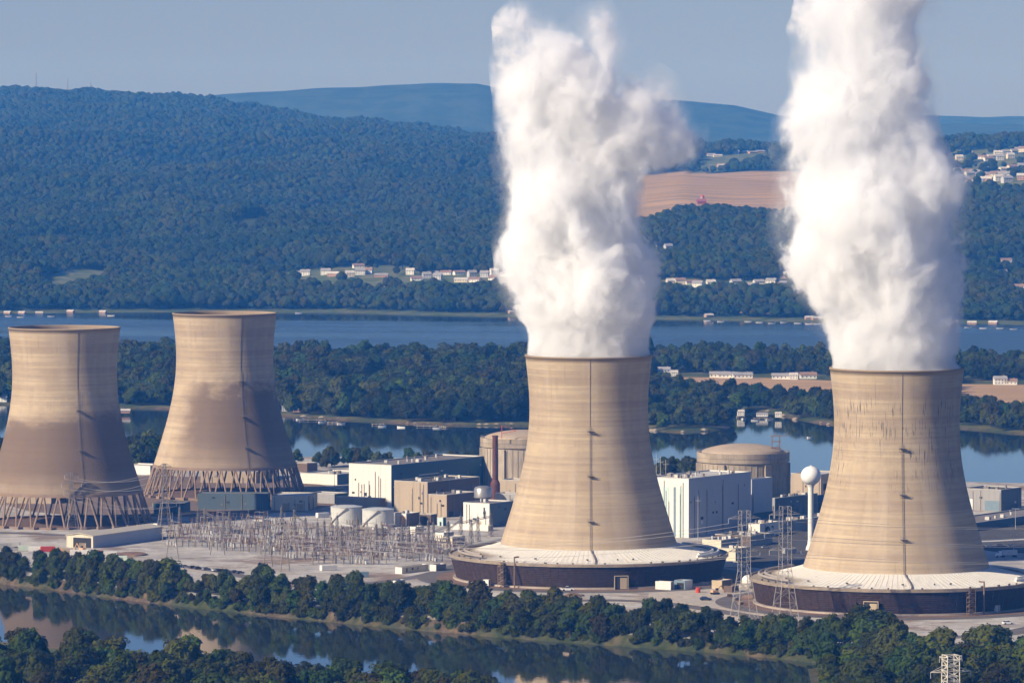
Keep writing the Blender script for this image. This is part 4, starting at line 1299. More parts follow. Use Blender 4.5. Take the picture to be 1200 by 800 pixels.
ribbon('back_road', [(1100, 632), (1150, 634), (1260, 628), (1400, 622)], 7, ROOF_PALE, 0.024)
ribbon('gravel_track', [(-60, 662), (60, 660), (200, 664), (330, 690), (420, 690)], 6, GRAVEL, 0.028)
for key in 'CD':
    X, Y = TOWERS[key]
    mb = MB(); mb.lathe([(69.6, .034), (78, .034)], 96, (X, Y)); tag(mb.build('tower_apron', M_SOIL), kind='structure')
    mb = MB(); mb.lathe([(78, .03), (88, .03)], 96, (X, Y)); tag(mb.build('ring_road', ASPH), kind='structure')

# rubble and earth mounds in the work yard
def mound(label, px, py, w, h, mat, seed, name='earth_mound'):
    c = at(px, py); vs, fs = ICO3
    mb = MB(); pts = []
    for v in vs:
        q = 1 + .35 * mnoise.noise(Vector(v) * 1.8 + Vector((seed, 0, 0)))
        pts.append((v[0] * w * q, v[1] * w * .8 * q, max(-.3, v[2] * h * q)))
    mb.add(pts, fs)
    tag(mb.build(name, mat, loc=(c.x, c.y, 0)), label, 'mound')
mound('brown earth mound beside the right-hand steaming tower', 880, 700, 4.5, 1.8, M_SOIL, 1)
mound('pale rubble heap at the foot of the first lattice pylon', 873, 689, 6, 2.2, GRAVEL, 2)
mound('low brown earth mound behind the warehouse', 150, 650, 11, 1.6, M_SOIL, 3)
mound('reddish earth heap on the bank in front of the middle tower', 672, 698, 5, 1.3, M_SOIL, 4)
mound('pale gravel heap in the work yard right of the huts', 822, 684, 4, 1.4, GRAVEL, 5)
# ------------------------------------------------------------------ switchyard
def lattice(mb, c, w0, w1, z0, z1, n, bw=0.2, leg=0.3):
    """square lattice column"""
    def cor(k, z):
        f = (z - z0) / (z1 - z0); w = (w0 + (w1 - w0) * f) / 2
        dx, dy = ((-1, -1), (1, -1), (1, 1), (-1, 1))[k % 4]
        return (c[0] + dx * w, c[1] + dy * w, z)
    for k in range(4):
        mb.bar(cor(k, z0), cor(k, z1), leg)
    for i in range(n):
        a = z0 + (z1 - z0) * i / n; b = z0 + (z1 - z0) * (i + 1) / n
        for k in range(4):
            mb.bar(cor(k, a), cor(k + 1, b), bw) if (i + k) % 2 else mb.bar(cor(k + 1, a), cor(k, b), bw)
            mb.bar(cor(k, b), cor(k + 1, b), bw)

def mast_proto():
    t = thing('switchyard_mast', 'slender steel lattice mast of the switchyard', 'mast', (0, 0, -500), 0, 'lattice masts of the switchyard')
    mb = MB(); lattice(mb, (0, 0), 2.3, 0.7, 0, 22, 9, .13, .2); mb.bar((0, 0, 22), (0, 0, 25), .15)
    mb.build('lattice_frame', M_GALV2, t)
    mb = MB(); mb.box((0, 0, .3), (3.0, 3.0, .6)); mb.build('footing', M_CONC, t)
    return t
M_GALV2 = plain('dull_galvanised_steel', (0.20, 0.175, 0.16), 0.6, 0.2, 0.2, 0.5)
def aframe_proto():
    t = thing('line_frame', 'tall steel A-frame of the switchyard', 'steel frame', (0, 0, -500), 0, 'A-frames of the switchyard')
    for sx in (-1, 1):
        mb = MB(); mb.bar((sx * 4.0, 0, 0), (sx * 0.3, 0, 23), .42, .32); mb.build('leg', M_GALV2, t)
    mb = MB()
    for z in (6, 11, 15.5, 19): 
        x = 4.0 - 3.7 * z / 23; mb.bar((-x, 0, z), (x, 0, z), .16)
    mb.bar((-3.04, 0, 6), (2.23, 0, 11), .12); mb.bar((2.23, 0, 11), (-1.5, 0, 15.5), .12)
    mb.build('bracing', M_GALV2, t)
    mb = MB(); mb.bar((0, 0, 22), (0, 0, 27), .16); mb.build('lightning_rod', M_GALV2, t)
    return t
MASTP, AFRP = mast_proto(), aframe_proto()
proto_list = [MASTP, AFRP]
_first = set()
def put(proto, loc, rz=0, sc=None, label=None, group=None):
    if proto.name not in _first:
        _first.add(proto.name)
        proto.location = loc; proto.rotation_euler = (0, 0, rz)
        if sc is not None: proto.scale = sc if hasattr(sc, '__len__') else (sc,) * 3
        if label: proto['label'] = label
        if group: proto['group'] = group
        return proto
    src = proto
    return place_copy(src, loc, rz, sc, label, group)

def zone(px):
    if px < 300: return 'left part of the switchyard, below the idle towers'
    if px < 395: return 'middle of the switchyard, below the white turbine hall'
    if px < 470: return 'switchyard in front of the two tanks'
    return 'right part of the switchyard, beside the middle steaming tower'
def zone2(px):
    if px < 300: return 'west'
    return 'x'
rnd = random.Random(3)
MASTS = [(210.7, 624, 590), (232.6, 621, 592), (240, 622, 592), (262, 636, 595), (269, 637, 594), (345, 632, 592), (358, 641, 602), (380, 654, 604), (372, 645, 607), (400, 655, 617), (419, 650, 601), (441, 656, 608), (448, 652, 609), (471, 653, 611), (479, 654, 611), (502, 655, 603), (508, 655, 606), (525, 648, 605), (540, 636, 600), (552, 640, 604), (560, 634, 601), (575, 628, 597), (395, 630, 600), (330, 622, 590)]
mpos = []
for k, (px, pb, pt) in enumerate(MASTS):
    c = at(px, pb); h = zex(pt, c.y)
    mpos.append((c, h))
    put(MASTP, (c.x, c.y, 0), GRID, (1, 1, h / 25), 'slender steel lattice mast in the ' + zone(px), 'lattice masts of the switchyard')
for px, pb, pt in ((291, 638, 596), (314, 664, 599), (334, 669, 600), (202, 655, 600), (255, 650, 597), (430, 648, 606), (492, 648, 605), (388, 640, 600)):
    c = at(px, pb); h = zex(pt, c.y)
    put(AFRP, (c.x, c.y, 0), rnd.choice((-.5, .1, 1.0)), (1, 1, h / 27), 'tall steel A-frame in the ' + zone(px), 'A-frames of the switchyard')
# cross beams between neighbouring masts
BEAMS = [(0, 1), (3, 4), (5, 6), (7, 8), (9, 10), (11, 12), (13, 14), (15, 16), (17, 18), (19, 20), (2, 3), (6, 8), (12, 13), (14, 15), (16, 17), (10, 12), (18, 21)]
for a, b in BEAMS:
    (p, hp), (q, hq) = mpos[a], mpos[b]
    z = min(hp, hq) * 0.72
    o = Vector(((p.x + q.x) / 2, (p.y + q.y) / 2, 0))
    d = (q - p)
    mb = MB()
    for dz, off in ((0, -.5), (0, .5), (1.0, 0)):
        n_ = Vector((-d.y, d.x, 0)).normalized() * off
        mb.bar((-d.x / 2 + n_.x, -d.y / 2 + n_.y, z + dz), (d.x / 2 + n_.x, d.y / 2 + n_.y, z + dz), .16)
    K = max(2, int(d.length / 2))
    for k in range(K):
        f0, f1 = k / K - .5, (k + 1) / K - .5
        mb.bar((d.x * f0, d.y * f0, z), (d.x * f1, d.y * f1, z + 1.0), .1)
    px = 600 + 6000 * o.x / o.y
    tag(mb.build('gantry_beam', M_GALV2, loc=o), 'steel lattice beam strung between masts in the ' + zone(px), 'gantry beam', 'gantry beams of the switchyard')

M_INS = plain('brown_porcelain', (0.16, 0.075, 0.05), 0.35, 0, .1, 1)
M_INSG = plain('grey_porcelain', (0.42, 0.42, 0.42), 0.35, 0, .1, 1)
def insul(mb, p, h, r=.28):
    n = 4; pr = []
    for k in range(n):
        z = p[2] + h * k / n
        pr += [(r * .5, z), (r, z + h / n * .3), (r * .5, z + h / n * .6)]
    pr.append((r * .5, p[2] + h)); mb.lathe(pr, 6, (p[0], p[1]))
def switch_proto():
    t = thing('disconnect_switch', 'x', 'switch stand', (0, 0, -500))
    for x in (-2.6, 2.6):
        mb = MB(); mb.bar((x, 0, 0), (x, 0, 4.4), .4); mb.build('leg', M_GALV2, t)
    mb = MB(); mb.bar((-4, 0, 4.5), (4, 0, 4.5), .35); mb.bar((-4, .8, 4.5), (4, .8, 4.5), .2); mb.build('crossbeam', M_GALV2, t)
    for x in (-3.4, 0, 3.4):
        mb = MB(); insul(mb, (x, 0, 4.7), 2.2); mb.build('insulator', M_INS, t)
    mb = MB(); mb.bar((-3.4, 0, 6.95), (0.4, 0, 7.3), .16); mb.bar((0, 0, 6.95), (3.4, 0, 6.95), .16); mb.build('blade', M_GALV, t)
    return t
def breaker_proto():
    t = thing('circuit_breaker', 'x', 'circuit breaker', (0, 0, -500))
    for x in (-2.4, 0, 2.4):
        mb = MB(); mb.lathe([(.55, .8), (.6, 1.0), (.6, 2.7), (.4, 3.0)], 10, (x, 0)); mb.build('tank', M_GALVL, t)
        mb = MB(); mb.bar((x, 0, 3.0), (x - .7, 0, 5.2), .38, .2, 6); mb.bar((x, 0, 3.0), (x + .7, 0, 5.2), .38, .2, 6); mb.build('bushing', M_INSG, t)
    mb = MB(); mb.box((0, 0, .5), (6.4, 1.6, .6)); mb.build('base_frame', M_GALV2, t)
    mb = MB(); mb.box((4.1, 0, 1.4), (1.1, 1.2, 2.0)); mb.build('cabinet', M_GALVL, t)
    return t
M_GALVL = plain('light_grey_enamel', (0.42, 0.41, 0.39), .5, 0, .1, .5)
def post_proto():
    t = thing('bus_support', 'x', 'bus support', (0, 0, -500))
    mb = MB(); mb.bar((0, 0, 0), (0, 0, 4.2), .36); mb.box((0, 0, 4.25), (1.6, .4, .2)); mb.build('post', M_GALV2, t)
    mb = MB(); insul(mb, (-.6, 0, 4.35), 1.9); insul(mb, (.6, 0, 4.35), 1.9); mb.build('insulator', M_INS, t)
    return t
def transformer_proto():
    t = thing('transformer', 'x', 'transformer', (0, 0, -500))
    mb = MB(); mb.box((0, 0, 2.4), (6.5, 3.4, 4.0)); mb.box((0, 0, 4.55), (6.0, 3.0, .3)); mb.build('tank', M_GALVL, t)
    for sy in (-1, 1):
        mb = MB()
        for k in range(7): mb.box((-2.4 + .8 * k, sy * 2.3, 2.3), (.35, 1.0, 3.2))
        mb.build('radiator', M_GALV, t)
    for x in (-2, 0, 2):
        mb = MB(); insul(mb, (x, 0, 4.7), 2.6, .35); mb.build('bushing', M_INS, t)
    mb = MB(); mb.bar((-3, 1.0, 5.9), (1, 1.0, 5.9), 1.0, n=8); mb.bar((-2, 1, 4.6), (-2, 1, 5.6), .3); mb.bar((0.5, 1, 4.6), (.5, 1, 5.6), .3); mb.build('conservator', M_GALVL, t)
    return t
SW, BR, PO, TR = switch_proto(), breaker_proto(), post_proto(), transformer_proto()
rowdefs = [(613, 235, 330), (619, 225, 345), (625, 205, 475), (630, 200, 500), (635, 195, 525), (640, 200, 545), (645, 250, 545), (650, 305, 545), (655, 330, 520), (660, 370, 450)]
for ri, (py, x0, x1) in enumerate(rowdefs):
    px = x0
    while px < x1:
        jy = rnd.uniform(-1.0, 1.0)
        pr = rnd.choice((SW, SW, PO, PO, BR, SW, PO)) if ri % 2 else rnd.choice((BR, PO, SW, SW, PO))
        c = at(px, py + jy + (px - x0) * 0.012)
        if math.hypot(c.x - TOWERS['C'][0], c.y - TOWERS['C'][1]) > 92:
            nm = {SW: 'three-armed disconnect switch on steel legs', PO: 'single insulator post carrying bus bars', BR: 'grey three-pole circuit breaker on a low frame'}[pr]
            gp = {SW: 'disconnect switches', PO: 'bus support posts', BR: 'circuit breakers'}[pr]
            place = put(pr, (c.x, c.y, 0), GRID * (-1 if rnd.random() < .75 else 1.6) + rnd.uniform(-.04, .04), rnd.uniform(.85, 1.1),
                        nm + ', ' + {0: 'left', 1: 'left'}.get(0 if px < 300 else 2, 'centre' if px < 395 else 'front of tanks' if px < 470 else 'right') + ' part of the switchyard', gp + ' of the switchyard')
        px += rnd.uniform(6.5, 10.5) if pr is not PO else rnd.uniform(4, 6)
for (px, py, lb) in ((305, 618, 'grey finned transformer at the left end of the switchyard'), (528, 652, 'grey finned transformer at the right end of the switchyard by the tower'), (410, 624, 'grey finned transformer in front of the left pale tank'), (450, 626, 'grey finned transformer in front of the right pale tank')):
    c = at(px, py); put(TR, (c.x, c.y, 0), -GRID, 1, lb, 'transformers of the switchyard')
# bus pipes
for k, (a, b, z) in enumerate((((245, 627), (470, 632), 6.6), ((240, 633), (500, 637), 6.6), ((260, 639), (530, 644), 6.4), ((310, 646), (540, 651), 6.4), ((250, 623), (440, 626), 6.4), ((335, 652), (515, 657), 6.4))):
    p, q = at(*a), at(*b); m_ = (p + q) / 2
    mb = MB(); mb.bar((p.x - m_.x, p.y - m_.y, z), (q.x - m_.x, q.y - m_.y, z), .24, n=6)
    tag(mb.build('bus_pipe', M_GALV, loc=(m_.x, m_.y, 0)), ('first', 'second', 'third', 'fourth', 'fifth', 'sixth')[(1, 2, 3, 4, 0, 5)[k]] + ' long horizontal bus pipe across the switchyard, counted from the back', 'bus pipe', 'bus pipes of the switchyard')

# ------------------------------------------------------------------ pylons and wires
def pylon(label, px, pb, ptop, w0, wmid, wtop, arms, mat, base=None, leg=.26, br=.12, zw=.45, name='lattice_pylon'):
    if base is None:
        c = at(px, pb); h = zex(ptop, c.y)
    else:
        c = Vector(base); h = zex(ptop, c.y)
    t = thing(name, label, 'pylon', (c.x, c.y, 0), R(20))
    mb = MB(); zb = h * zw
    lattice(mb, (0, 0), w0, wmid, 0, zb, 5, br, leg); mb.build('lower_body', mat, t)
    mb = MB(); lattice(mb, (0, 0), wmid, wtop, zb, h, 9, br, leg * .8); mb.build('upper_body', mat, t)
    ends = []
    for z, half in arms:
        zz = h * z
        for sx in (-1, 1):
            mb = MB(); f = (zz - zb) / (h - zb); w = (wmid + (wtop - wmid) * f) / 2
            tip = (sx * half, 0, zz + .1)
            for sy in (-1, 1):
                mb.bar((sx * w, sy * w, zz), tip, .2); mb.bar((sx * w, sy * w, zz + 1.9 if z < .97 else zz - 1.9), tip, .16)
            mid = (sx * (w + half) / 2, 0, zz + (.6 if z < .97 else -.6)); mb.bar((sx * w, 0, zz), mid, .12)
            mb.build('cross_arm', mat, t)
            mb = MB(); insul(mb, (sx * half, 0, zz - 2.2), 2.2, .22); mb.build('insulator', M_INSG, t)
            v = Vector((sx * half, 0, zz - 2.2)); v.rotate(Matrix.Rotation(R(20), 3, 'Z')); ends.append(Vector((c.x, c.y, 0)) + v)
    return t, ends
M_PYL = plain('pylon_steel', (0.30, 0.275, 0.25), .6, .1, .15, .5)
M_PYLW = plain('pylon_pale_steel', (0.62, 0.57, 0.47), .6, 0, .12, .5)
t, e1 = pylon('grey lattice pylon standing nearer the middle steaming tower, white dome tank at its foot', 872, 727, 598, 10.5, 4.6, 4.2, ((.93, 8), (.78, 10.5), (.63, 8)), M_PYL)
t, e2 = pylon('grey lattice pylon in front of the water tower, left of the right-hand steaming tower', 920, 731, 593, 10.5, 4.6, 4.2, ((.93, 8), (.78, 10.5), (.63, 8)), M_PYL)
t, e3 = pylon('slim dark lattice pylon in front of the leftmost idle tower', 84, 620, 553, 7, 3, 1.2, ((.95, 4), (.8, 6), (.66, 4.5)), M_GALV2, leg=.28, br=.15)
t, e4 = pylon('slim dark lattice pylon between the two idle towers', 193, 622, 543, 7.5, 3.2, 1.2, ((.95, 4), (.8, 6), (.42, 7)), M_GALV2, leg=.28, br=.15)
Y5 = 1900.0
t, e5 = pylon('cream lattice pylon top poking above the trees at the bottom right corner', 0, 0, 767, 9, 5.2, 4.8, ((.985, 4.6), (.82, 8.2)), M_PYLW, base=((1116 - 600) / 6000 * Y5, Y5, 0), leg=.4, br=.24, zw=.5)
def wire(name, p, q, sag, label, r=.07):
    p, q = Vector(p), Vector(q); m_ = (p + q) / 2; m_.z = 0
    pts = []
    for k in range(21):
        f = k / 20; v = p.lerp(q, f); v.z -= sag * 4 * f * (1 - f); pts.append(tuple(v - m_))
    mb = MB(); mb.path(pts, r * 2, n=4)
    tag(mb.build(name, M_GALV, loc=m_), label, 'power line', 'overhead power lines')
far_l = [Vector((-75, 2570, 24)), Vector((-75, 2572, 21)), Vector((-74, 2574, 18)), Vector((-78, 2576, 24)), Vector((-78, 2578, 21)), Vector((-77, 2580, 18))]
for i in range(0, 6):
    wire('power_line', e1[i], far_l[i], 6, 'thin overhead wire crossing in front of the middle steaming tower')
    wire('power_line', e2[i], e2[i] + Vector((330, 60, 6)), 9, 'thin overhead wire crossing in front of the right-hand steaming tower')
    wire('power_line', e3[i], e4[i], 4, 'thin overhead wire between the two slim dark pylons')

# ------------------------------------------------------------------ vehicles
def wheel(parent, x, y, r=.36, w=.25):
    mb = MB()
    n = 14; ring = []
    for s_ in (-w / 2, w / 2):
        for k in range(n): a = 2 * math.pi * k / n; ring.append((x + r * math.cos(a), y + s_, r + r * math.sin(a)))
    mb.add(ring, [tuple(range(n)), tuple(range(2 * n - 1, n - 1, -1))] + [(k, n + k, n + (k + 1) % n, (k + 1) % n) for k in range(n)])
    mb.build('wheel', M_RUBBER, parent)
def section_body(mb, secs):
    """secs: list of (x, halfwidth_bottom, halfwidth_top, z0, z1)"""
    vs = []
    for x, wb, wt, z0, z1 in secs: vs += [(x, -wb, z0), (x, wb, z0), (x, wb, (z0 + z1) / 2), (x, wt, z1), (x, -wt, z1), (x, -wb, (z0 + z1) / 2)]
    fs = [(5, 4, 3, 2, 1, 0), tuple(range(len(vs) - 6, len(vs)))]
    for k in range(len(secs) - 1):
        for i in range(6):
            j = (i + 1) % 6; fs.append((k * 6 + i, k * 6 + j, k * 6 + 6 + j, k * 6 + 6 + i))
    mb.add(vs, fs)
def car(name, label, px, py, rz, paint, group=None, pickup=False, cat='car'):
    c = at(px, py)
    t = thing(name, label, cat, (c.x, c.y, 0.03), rz, group)
    mb = MB()
    section_body(mb, [(-2.3, .8, .75, .45, .85), (-2.2, .9, .85, .3, .98), (-.9, .92, .88, .28, 1.0), (.9, .92, .88, .28, 1.0), (2.0, .9, .82, .3, .85), (2.3, .78, .7, .4, .7)])
    mb.build('body', paint, t)
    mb = MB()
    if pickup: section_body(mb, [(-.5, .84, .7, 1.0, 1.02), (-.4, .84, .7, 1.0, 1.6), (.5, .84, .68, 1.0, 1.6), (1.1, .84, .74, .98, 1.0)])
    else: section_body(mb, [(-2.0, .82, .74, .98, 1.0), (-1.4, .84, .66, 1.0, 1.45), (.2, .84, .66, 1.0, 1.47), (1.1, .84, .74, .98, 1.0)])
    mb.build('cabin', M_GLASS, t)
    if pickup:
        mb = MB(); mb.box((-1.4, 0, 1.02), (1.5, 1.4, .06)); mb.build('bed', M_DARK, t)
    mb = MB(); mb.box((-.1 if pickup else -.6, 0, 1.60 if pickup else 1.49), (.9 if pickup else 1.5, 1.3, .06)); mb.build('roof', paint, t)
    for x in (-1.4, 1.4):
        for y in (-.82, .82): wheel(t, x, y)
    for y in (-.6, .6):
        mb = MB(); mb.box((2.22, y, .62), (.12, .3, .14)); mb.build('headlight', M_GALVL, t)
    return t
M_CWHITE = plain('white_car_paint', (0.75, 0.74, 0.72), .3, 0, .02, 1, spec=.5)
M_CBLUE = plain('navy_car_paint', (0.02, 0.035, 0.09), .3, 0, .05, 1, spec=.5)
M_CDARK = plain('dark_car_paint', (0.06, 0.045, 0.04), .4, 0, .05, 1, spec=.5)
M_CGREY = plain('grey_car_paint', (0.28, 0.28, 0.29), .35, 0, .05, 1, spec=.5)
for o_, sc_ in ((car('pickup_truck', 'white pickup on the road before the middle steaming tower', 665, 692, .12, M_CWHITE, pickup=True, cat='pickup'), 1.5),
                (car('parked_car', 'navy blue car on the gravel between the two steaming towers', 827, 703, .1, M_CBLUE), 1.35),
                (car('parked_car', 'white car beside the dark parked row in front of the switchyard', 254, 669, .3, M_CWHITE), 1.2),
                (car('parked_car', 'white car half hidden by bank trees at the far right', 1181, 731, .3, M_CWHITE), 1.2)):
    o_.scale = (sc_ * .95,) * 3
for k in range(13):
    px = 183 + k * 8.2 + (k % 3)
    car('parked_car', 'dark parked car in the row along the track before the switchyard', px, 661 + k * .9, .6 + .1 * (k % 2), (M_CDARK, M_CGREY, M_CDARK)[k % 3], 'dark cars parked before the switchyard') if k != 8 else None
for k, (px, py) in enumerate(((885, 637), (897, 642), (860, 640), (1120, 640))):
    car('parked_car', ('grey car parked in shade behind the first pylon', 'grey car parked in shade between the pylons, nearest the camera', 'grey car parked in shade behind the middle tower deck', 'grey car parked right of the right-hand steaming tower')[k], px, py, .5, M_CGREY)
rnd3 = random.Random(77); CONT = []
for k in range(18):
    px = 1088 + (k % 9) * 12 + rnd3.uniform(-1, 1); py = (616, 640)[k // 9] + rnd3.uniform(-.5, .5)
    if rnd3.random() < .8: car('parked_car', ('car parked in the back row of the dark car park at far right', 'car parked in the front row of the dark car park at far right')[k // 9], px, py, .6, rnd3.choice((M_CWHITE, M_CGREY, M_CBLUE, M_CDARK)), ('cars in the back row of the right car park', 'cars in the front row of the right car park')[k // 9])
for k in range(12):
    px = 395 + k * 9 + rnd3.uniform(-1, 1)
    if not 425 < px < 440: car('parked_car', 'car parked on the open ground behind the two pale tanks' if px < 460 else 'car parked between the tan building and the switchyard', px, 606 if px < 400 else 621 + rnd3.uniform(-1, 1), .6, rnd3.choice((M_CWHITE, M_CGREY, M_CDARK)), 'cars parked behind the switchyard, left' if px < 460 else 'cars parked behind the switchyard, right')
for k, (px, py, L_, mt, rz, lb) in enumerate(((240, 608, 9, M_GALVL, .5, 'grey container between the blue-grey shed and the switchyard'), (378, 606, 8, M_WHITE, .6, 'white container right of the cream shed'), (545, 655, 7, M_TAN, .4, 'tan container left of the middle tower skirt'), (385, 668, 9, M_WHITE, .5, 'white container below the middle of the switchyard'), (425, 676, 6, M_BLUEGREY, .2, 'blue-grey container on the track above the bank trees'), (925, 648, 8, M_GALVL, .6, 'grey container in shade between pylon and water tower'), (851, 664, 7, M_WHITE, .3, 'white container by the right flank of the middle tower'), (1010, 735, 5, M_TAN, .1, 'tan skip on the road before the right-hand tower'))):
    if k != 7: CONT.append((px, py, L_, mt, rz, lb))
# semi truck
c = at(1178, 652.5)
t = thing('semi_truck', 'white articulated lorry on the road right of the right-hand steaming tower', 'lorry', (c.x, c.y, .03), math.pi + .22)
t.scale = (.95,) * 3
mb = MB(); mb.box((-2.5, 0, 2.55), (8.6, 2.5, 2.7)); mb.build('trailer', plain('trailer_grey', (.55, .56, .58), .5, 0, .05, .4), t)
mb = MB(); mb.box((-2.5, 0, 1.05), (8.4, 1.1, .25)); mb.build('chassis', M_DARKSTEEL, t)
mb = MB(); section_body(mb, [(2.3, 1.2, 1.05, .9, 3.5), (3.6, 1.2, 1.05, .8, 3.4), (4.4, 1.15, 1.0, .7, 2.3), (5.6, 1.1, .9, .6, 1.9), (5.8, 1.0, .85, .6, 1.6)]); mb.build('cab', M_CWHITE, t)
mb = MB(); mb.box((4.15, 0, 2.72), (.12, 1.9, .75)); mb.build('windscreen', M_GLASS, t)
for x in (-6, -4.9, 1.2, 2.2, 4.9):
    for y in (-1.05, 1.05): wheel(t, x, y, .5, .35)

# containers and trailers at the left edge
def container(label, px, py, L_, mat, rz, h=2.7, name='shipping_container', cat='container'):
    c = at(px, py)
    t = thing(name, label, cat, (c.x, c.y, 0), rz)
    mb = MB(); mb.box((0, 0, .15 + h / 2), (L_, 2.6, h)); mb.build('box_body', mat, t)
    mb = MB(); n = int(L_ / .6)
    for k in range(n):
        for sy in (-1, 1): mb.box((-L_ / 2 + .6 * (k + .5), sy * 1.34, .15 + h / 2), (.28, .09, h - .3))
    mb.build('rib', mat, t)
    mb = MB(); mb.box((-L_ / 2 - .05, 0, .15 + h / 2), (.08, 2.2, h - .4)); mb.build('door', mat, t)
    mb = MB()
    for x in (-L_ / 2 + .2, L_ / 2 - .2):
        for y in (-1.2, 1.2): mb.box((x, y, .08), (.4, .3, .16))
    mb.build('foot', M_DARKSTEEL, t)
    return t
M_PG = plain('pale_green_paint', (.52, .60, .50), .6, 0, .1, .5)
CL = [(3, 642, 9, M_GALVL, .2, 'grey container at the left edge of the picture near the bank'), (15, 641, 8, M_GALVL, -.1, 'second grey container from the left edge, near the bank'),
      (29, 645, 6.5, M_PG, .1, 'pale green-white container left of the red one'), (41, 646, 7, M_WHITE, .1, 'white container touching the red container'),
      (56, 646, 8, M_RED, .15, 'red container in front of the gabled warehouse'), (70, 648, 5, M_ORANGE, .1, 'orange skip right of the red container'), (78, 648, 4, M_TAN, .1, 'tan skip by the orange one'),
      (88, 650, 5, M_WHITE, .1, 'small white container below the warehouse front'), (100, 650, 5.5, M_WHITE, .05, 'white container left of the low red trailer'),
      (113, 651, 6, M_RED, .05, 'low red trailer below the warehouse corner'), (127, 652, 9, M_WHITE, .08, 'white flat trailer right of the low red trailer'),
      (117, 656, 9, M_GALVL, .05, 'pale grey container nearest the bank below the warehouse'), (138, 657, 10, M_PG, .03, 'long pale green container nearest the bank below the warehouse')]
for px, py, L_, mat, rz, lb in CL + CONT: container(lb, px, py, L_, mat, rz)
# machines and clutter of the work yard
def excavator(label, px, py, rz):
    c = at(px, py); t = thing('excavator', label, 'excavator', (c.x, c.y, 0), rz)
    for y in (-1.1, 1.1):
        mb = MB(); section_body(mb, [(-1.9, .3, .3, .3, .7), (-1.6, .3, .3, .0, .95), (1.6, .3, .3, .0, .95), (1.9, .3, .3, .3, .7)]); mb.v = [(x, yy + y, z) for x, yy, z in mb.v]; mb.build('track', M_RUBBER, t)
    mb = MB(); mb.box((-.3, 0, 1.55), (3.2, 2.2, 1.1)); mb.build('body', M_ORANGE, t)
    mb = MB(); mb.box((.7, -.6, 2.5), (1.2, .9, 1.2)); mb.build('cab', M_GLASS, t)
    mb = MB(); mb.bar((1.2, .4, 1.6), (3.6, .4, 4.4), .4); mb.bar((3.6, .4, 4.4), (5.4, .4, 1.6), .3); mb.box((5.4, .4, 1.1), (.9, .9, .9)); mb.build('boom', M_ORANGE, t)
excavator('orange excavator among the huts between the steaming towers', 838, 696, .5)
excavator('orange digger by the open end of the gabled warehouse', 96, 646, 2.4)
for k, (px, py) in enumerate(((855, 699), (862, 703), (890, 700), (868, 708), (845, 676), (884, 693))):
    c = at(px, py); t = thing('pallet_stack', 'stack of brown pallets in the work area near the first pylon', 'pallet stack', (c.x, c.y, 0), k * .7, 'pallet stacks near the first pylon')
    mb = MB()
    for j in range(5): mb.box((0, 0, .1 + j * .32), (2.4, 2.0, .12)); 
    mb.build('deck_boards', M_TAN if k % 2 else S_BROWN, t)
    mb = MB()
    for j in range(4):
        for x in (-1, 0, 1): mb.box((x, 0, .26 + j * .32), (.2, 1.9, .2))
    mb.build('blocks', S_BROWN, t)
# lamp posts
def lamp(label, px, py, h=12):
    c = at(px, py); t = thing('lamp_post', label, 'lamp post', (c.x, c.y, 0), 0, 'lamp posts')
    mb = MB(); mb.bar((0, 0, 0), (0, 0, h), .35, .2, 8); mb.build('pole', M_GALVL, t)
    mb = MB(); mb.bar((-1.5, 0, h), (1.5, 0, h), .15); mb.box((-1.6, 0, h), (.9, .5, .25)); mb.box((1.6, 0, h), (.9, .5, .25)); mb.build('lamp_head', M_GALVL, t)
for px, py, lb in ((1190, 620, 'grey lamp post at the far right by the dark car park'), (1188, 652, 'short lamp post by the white lorry'), (1112, 628, 'lamp post beside the flank of the right-hand tower'), (445, 660, 'lamp post on the track below the switchyard'),
                   (1000, 640, 'lamp post in shade behind the right-hand tower deck'), (870, 640, 'lamp post behind the first pylon')):
    lamp(lb, px, py)
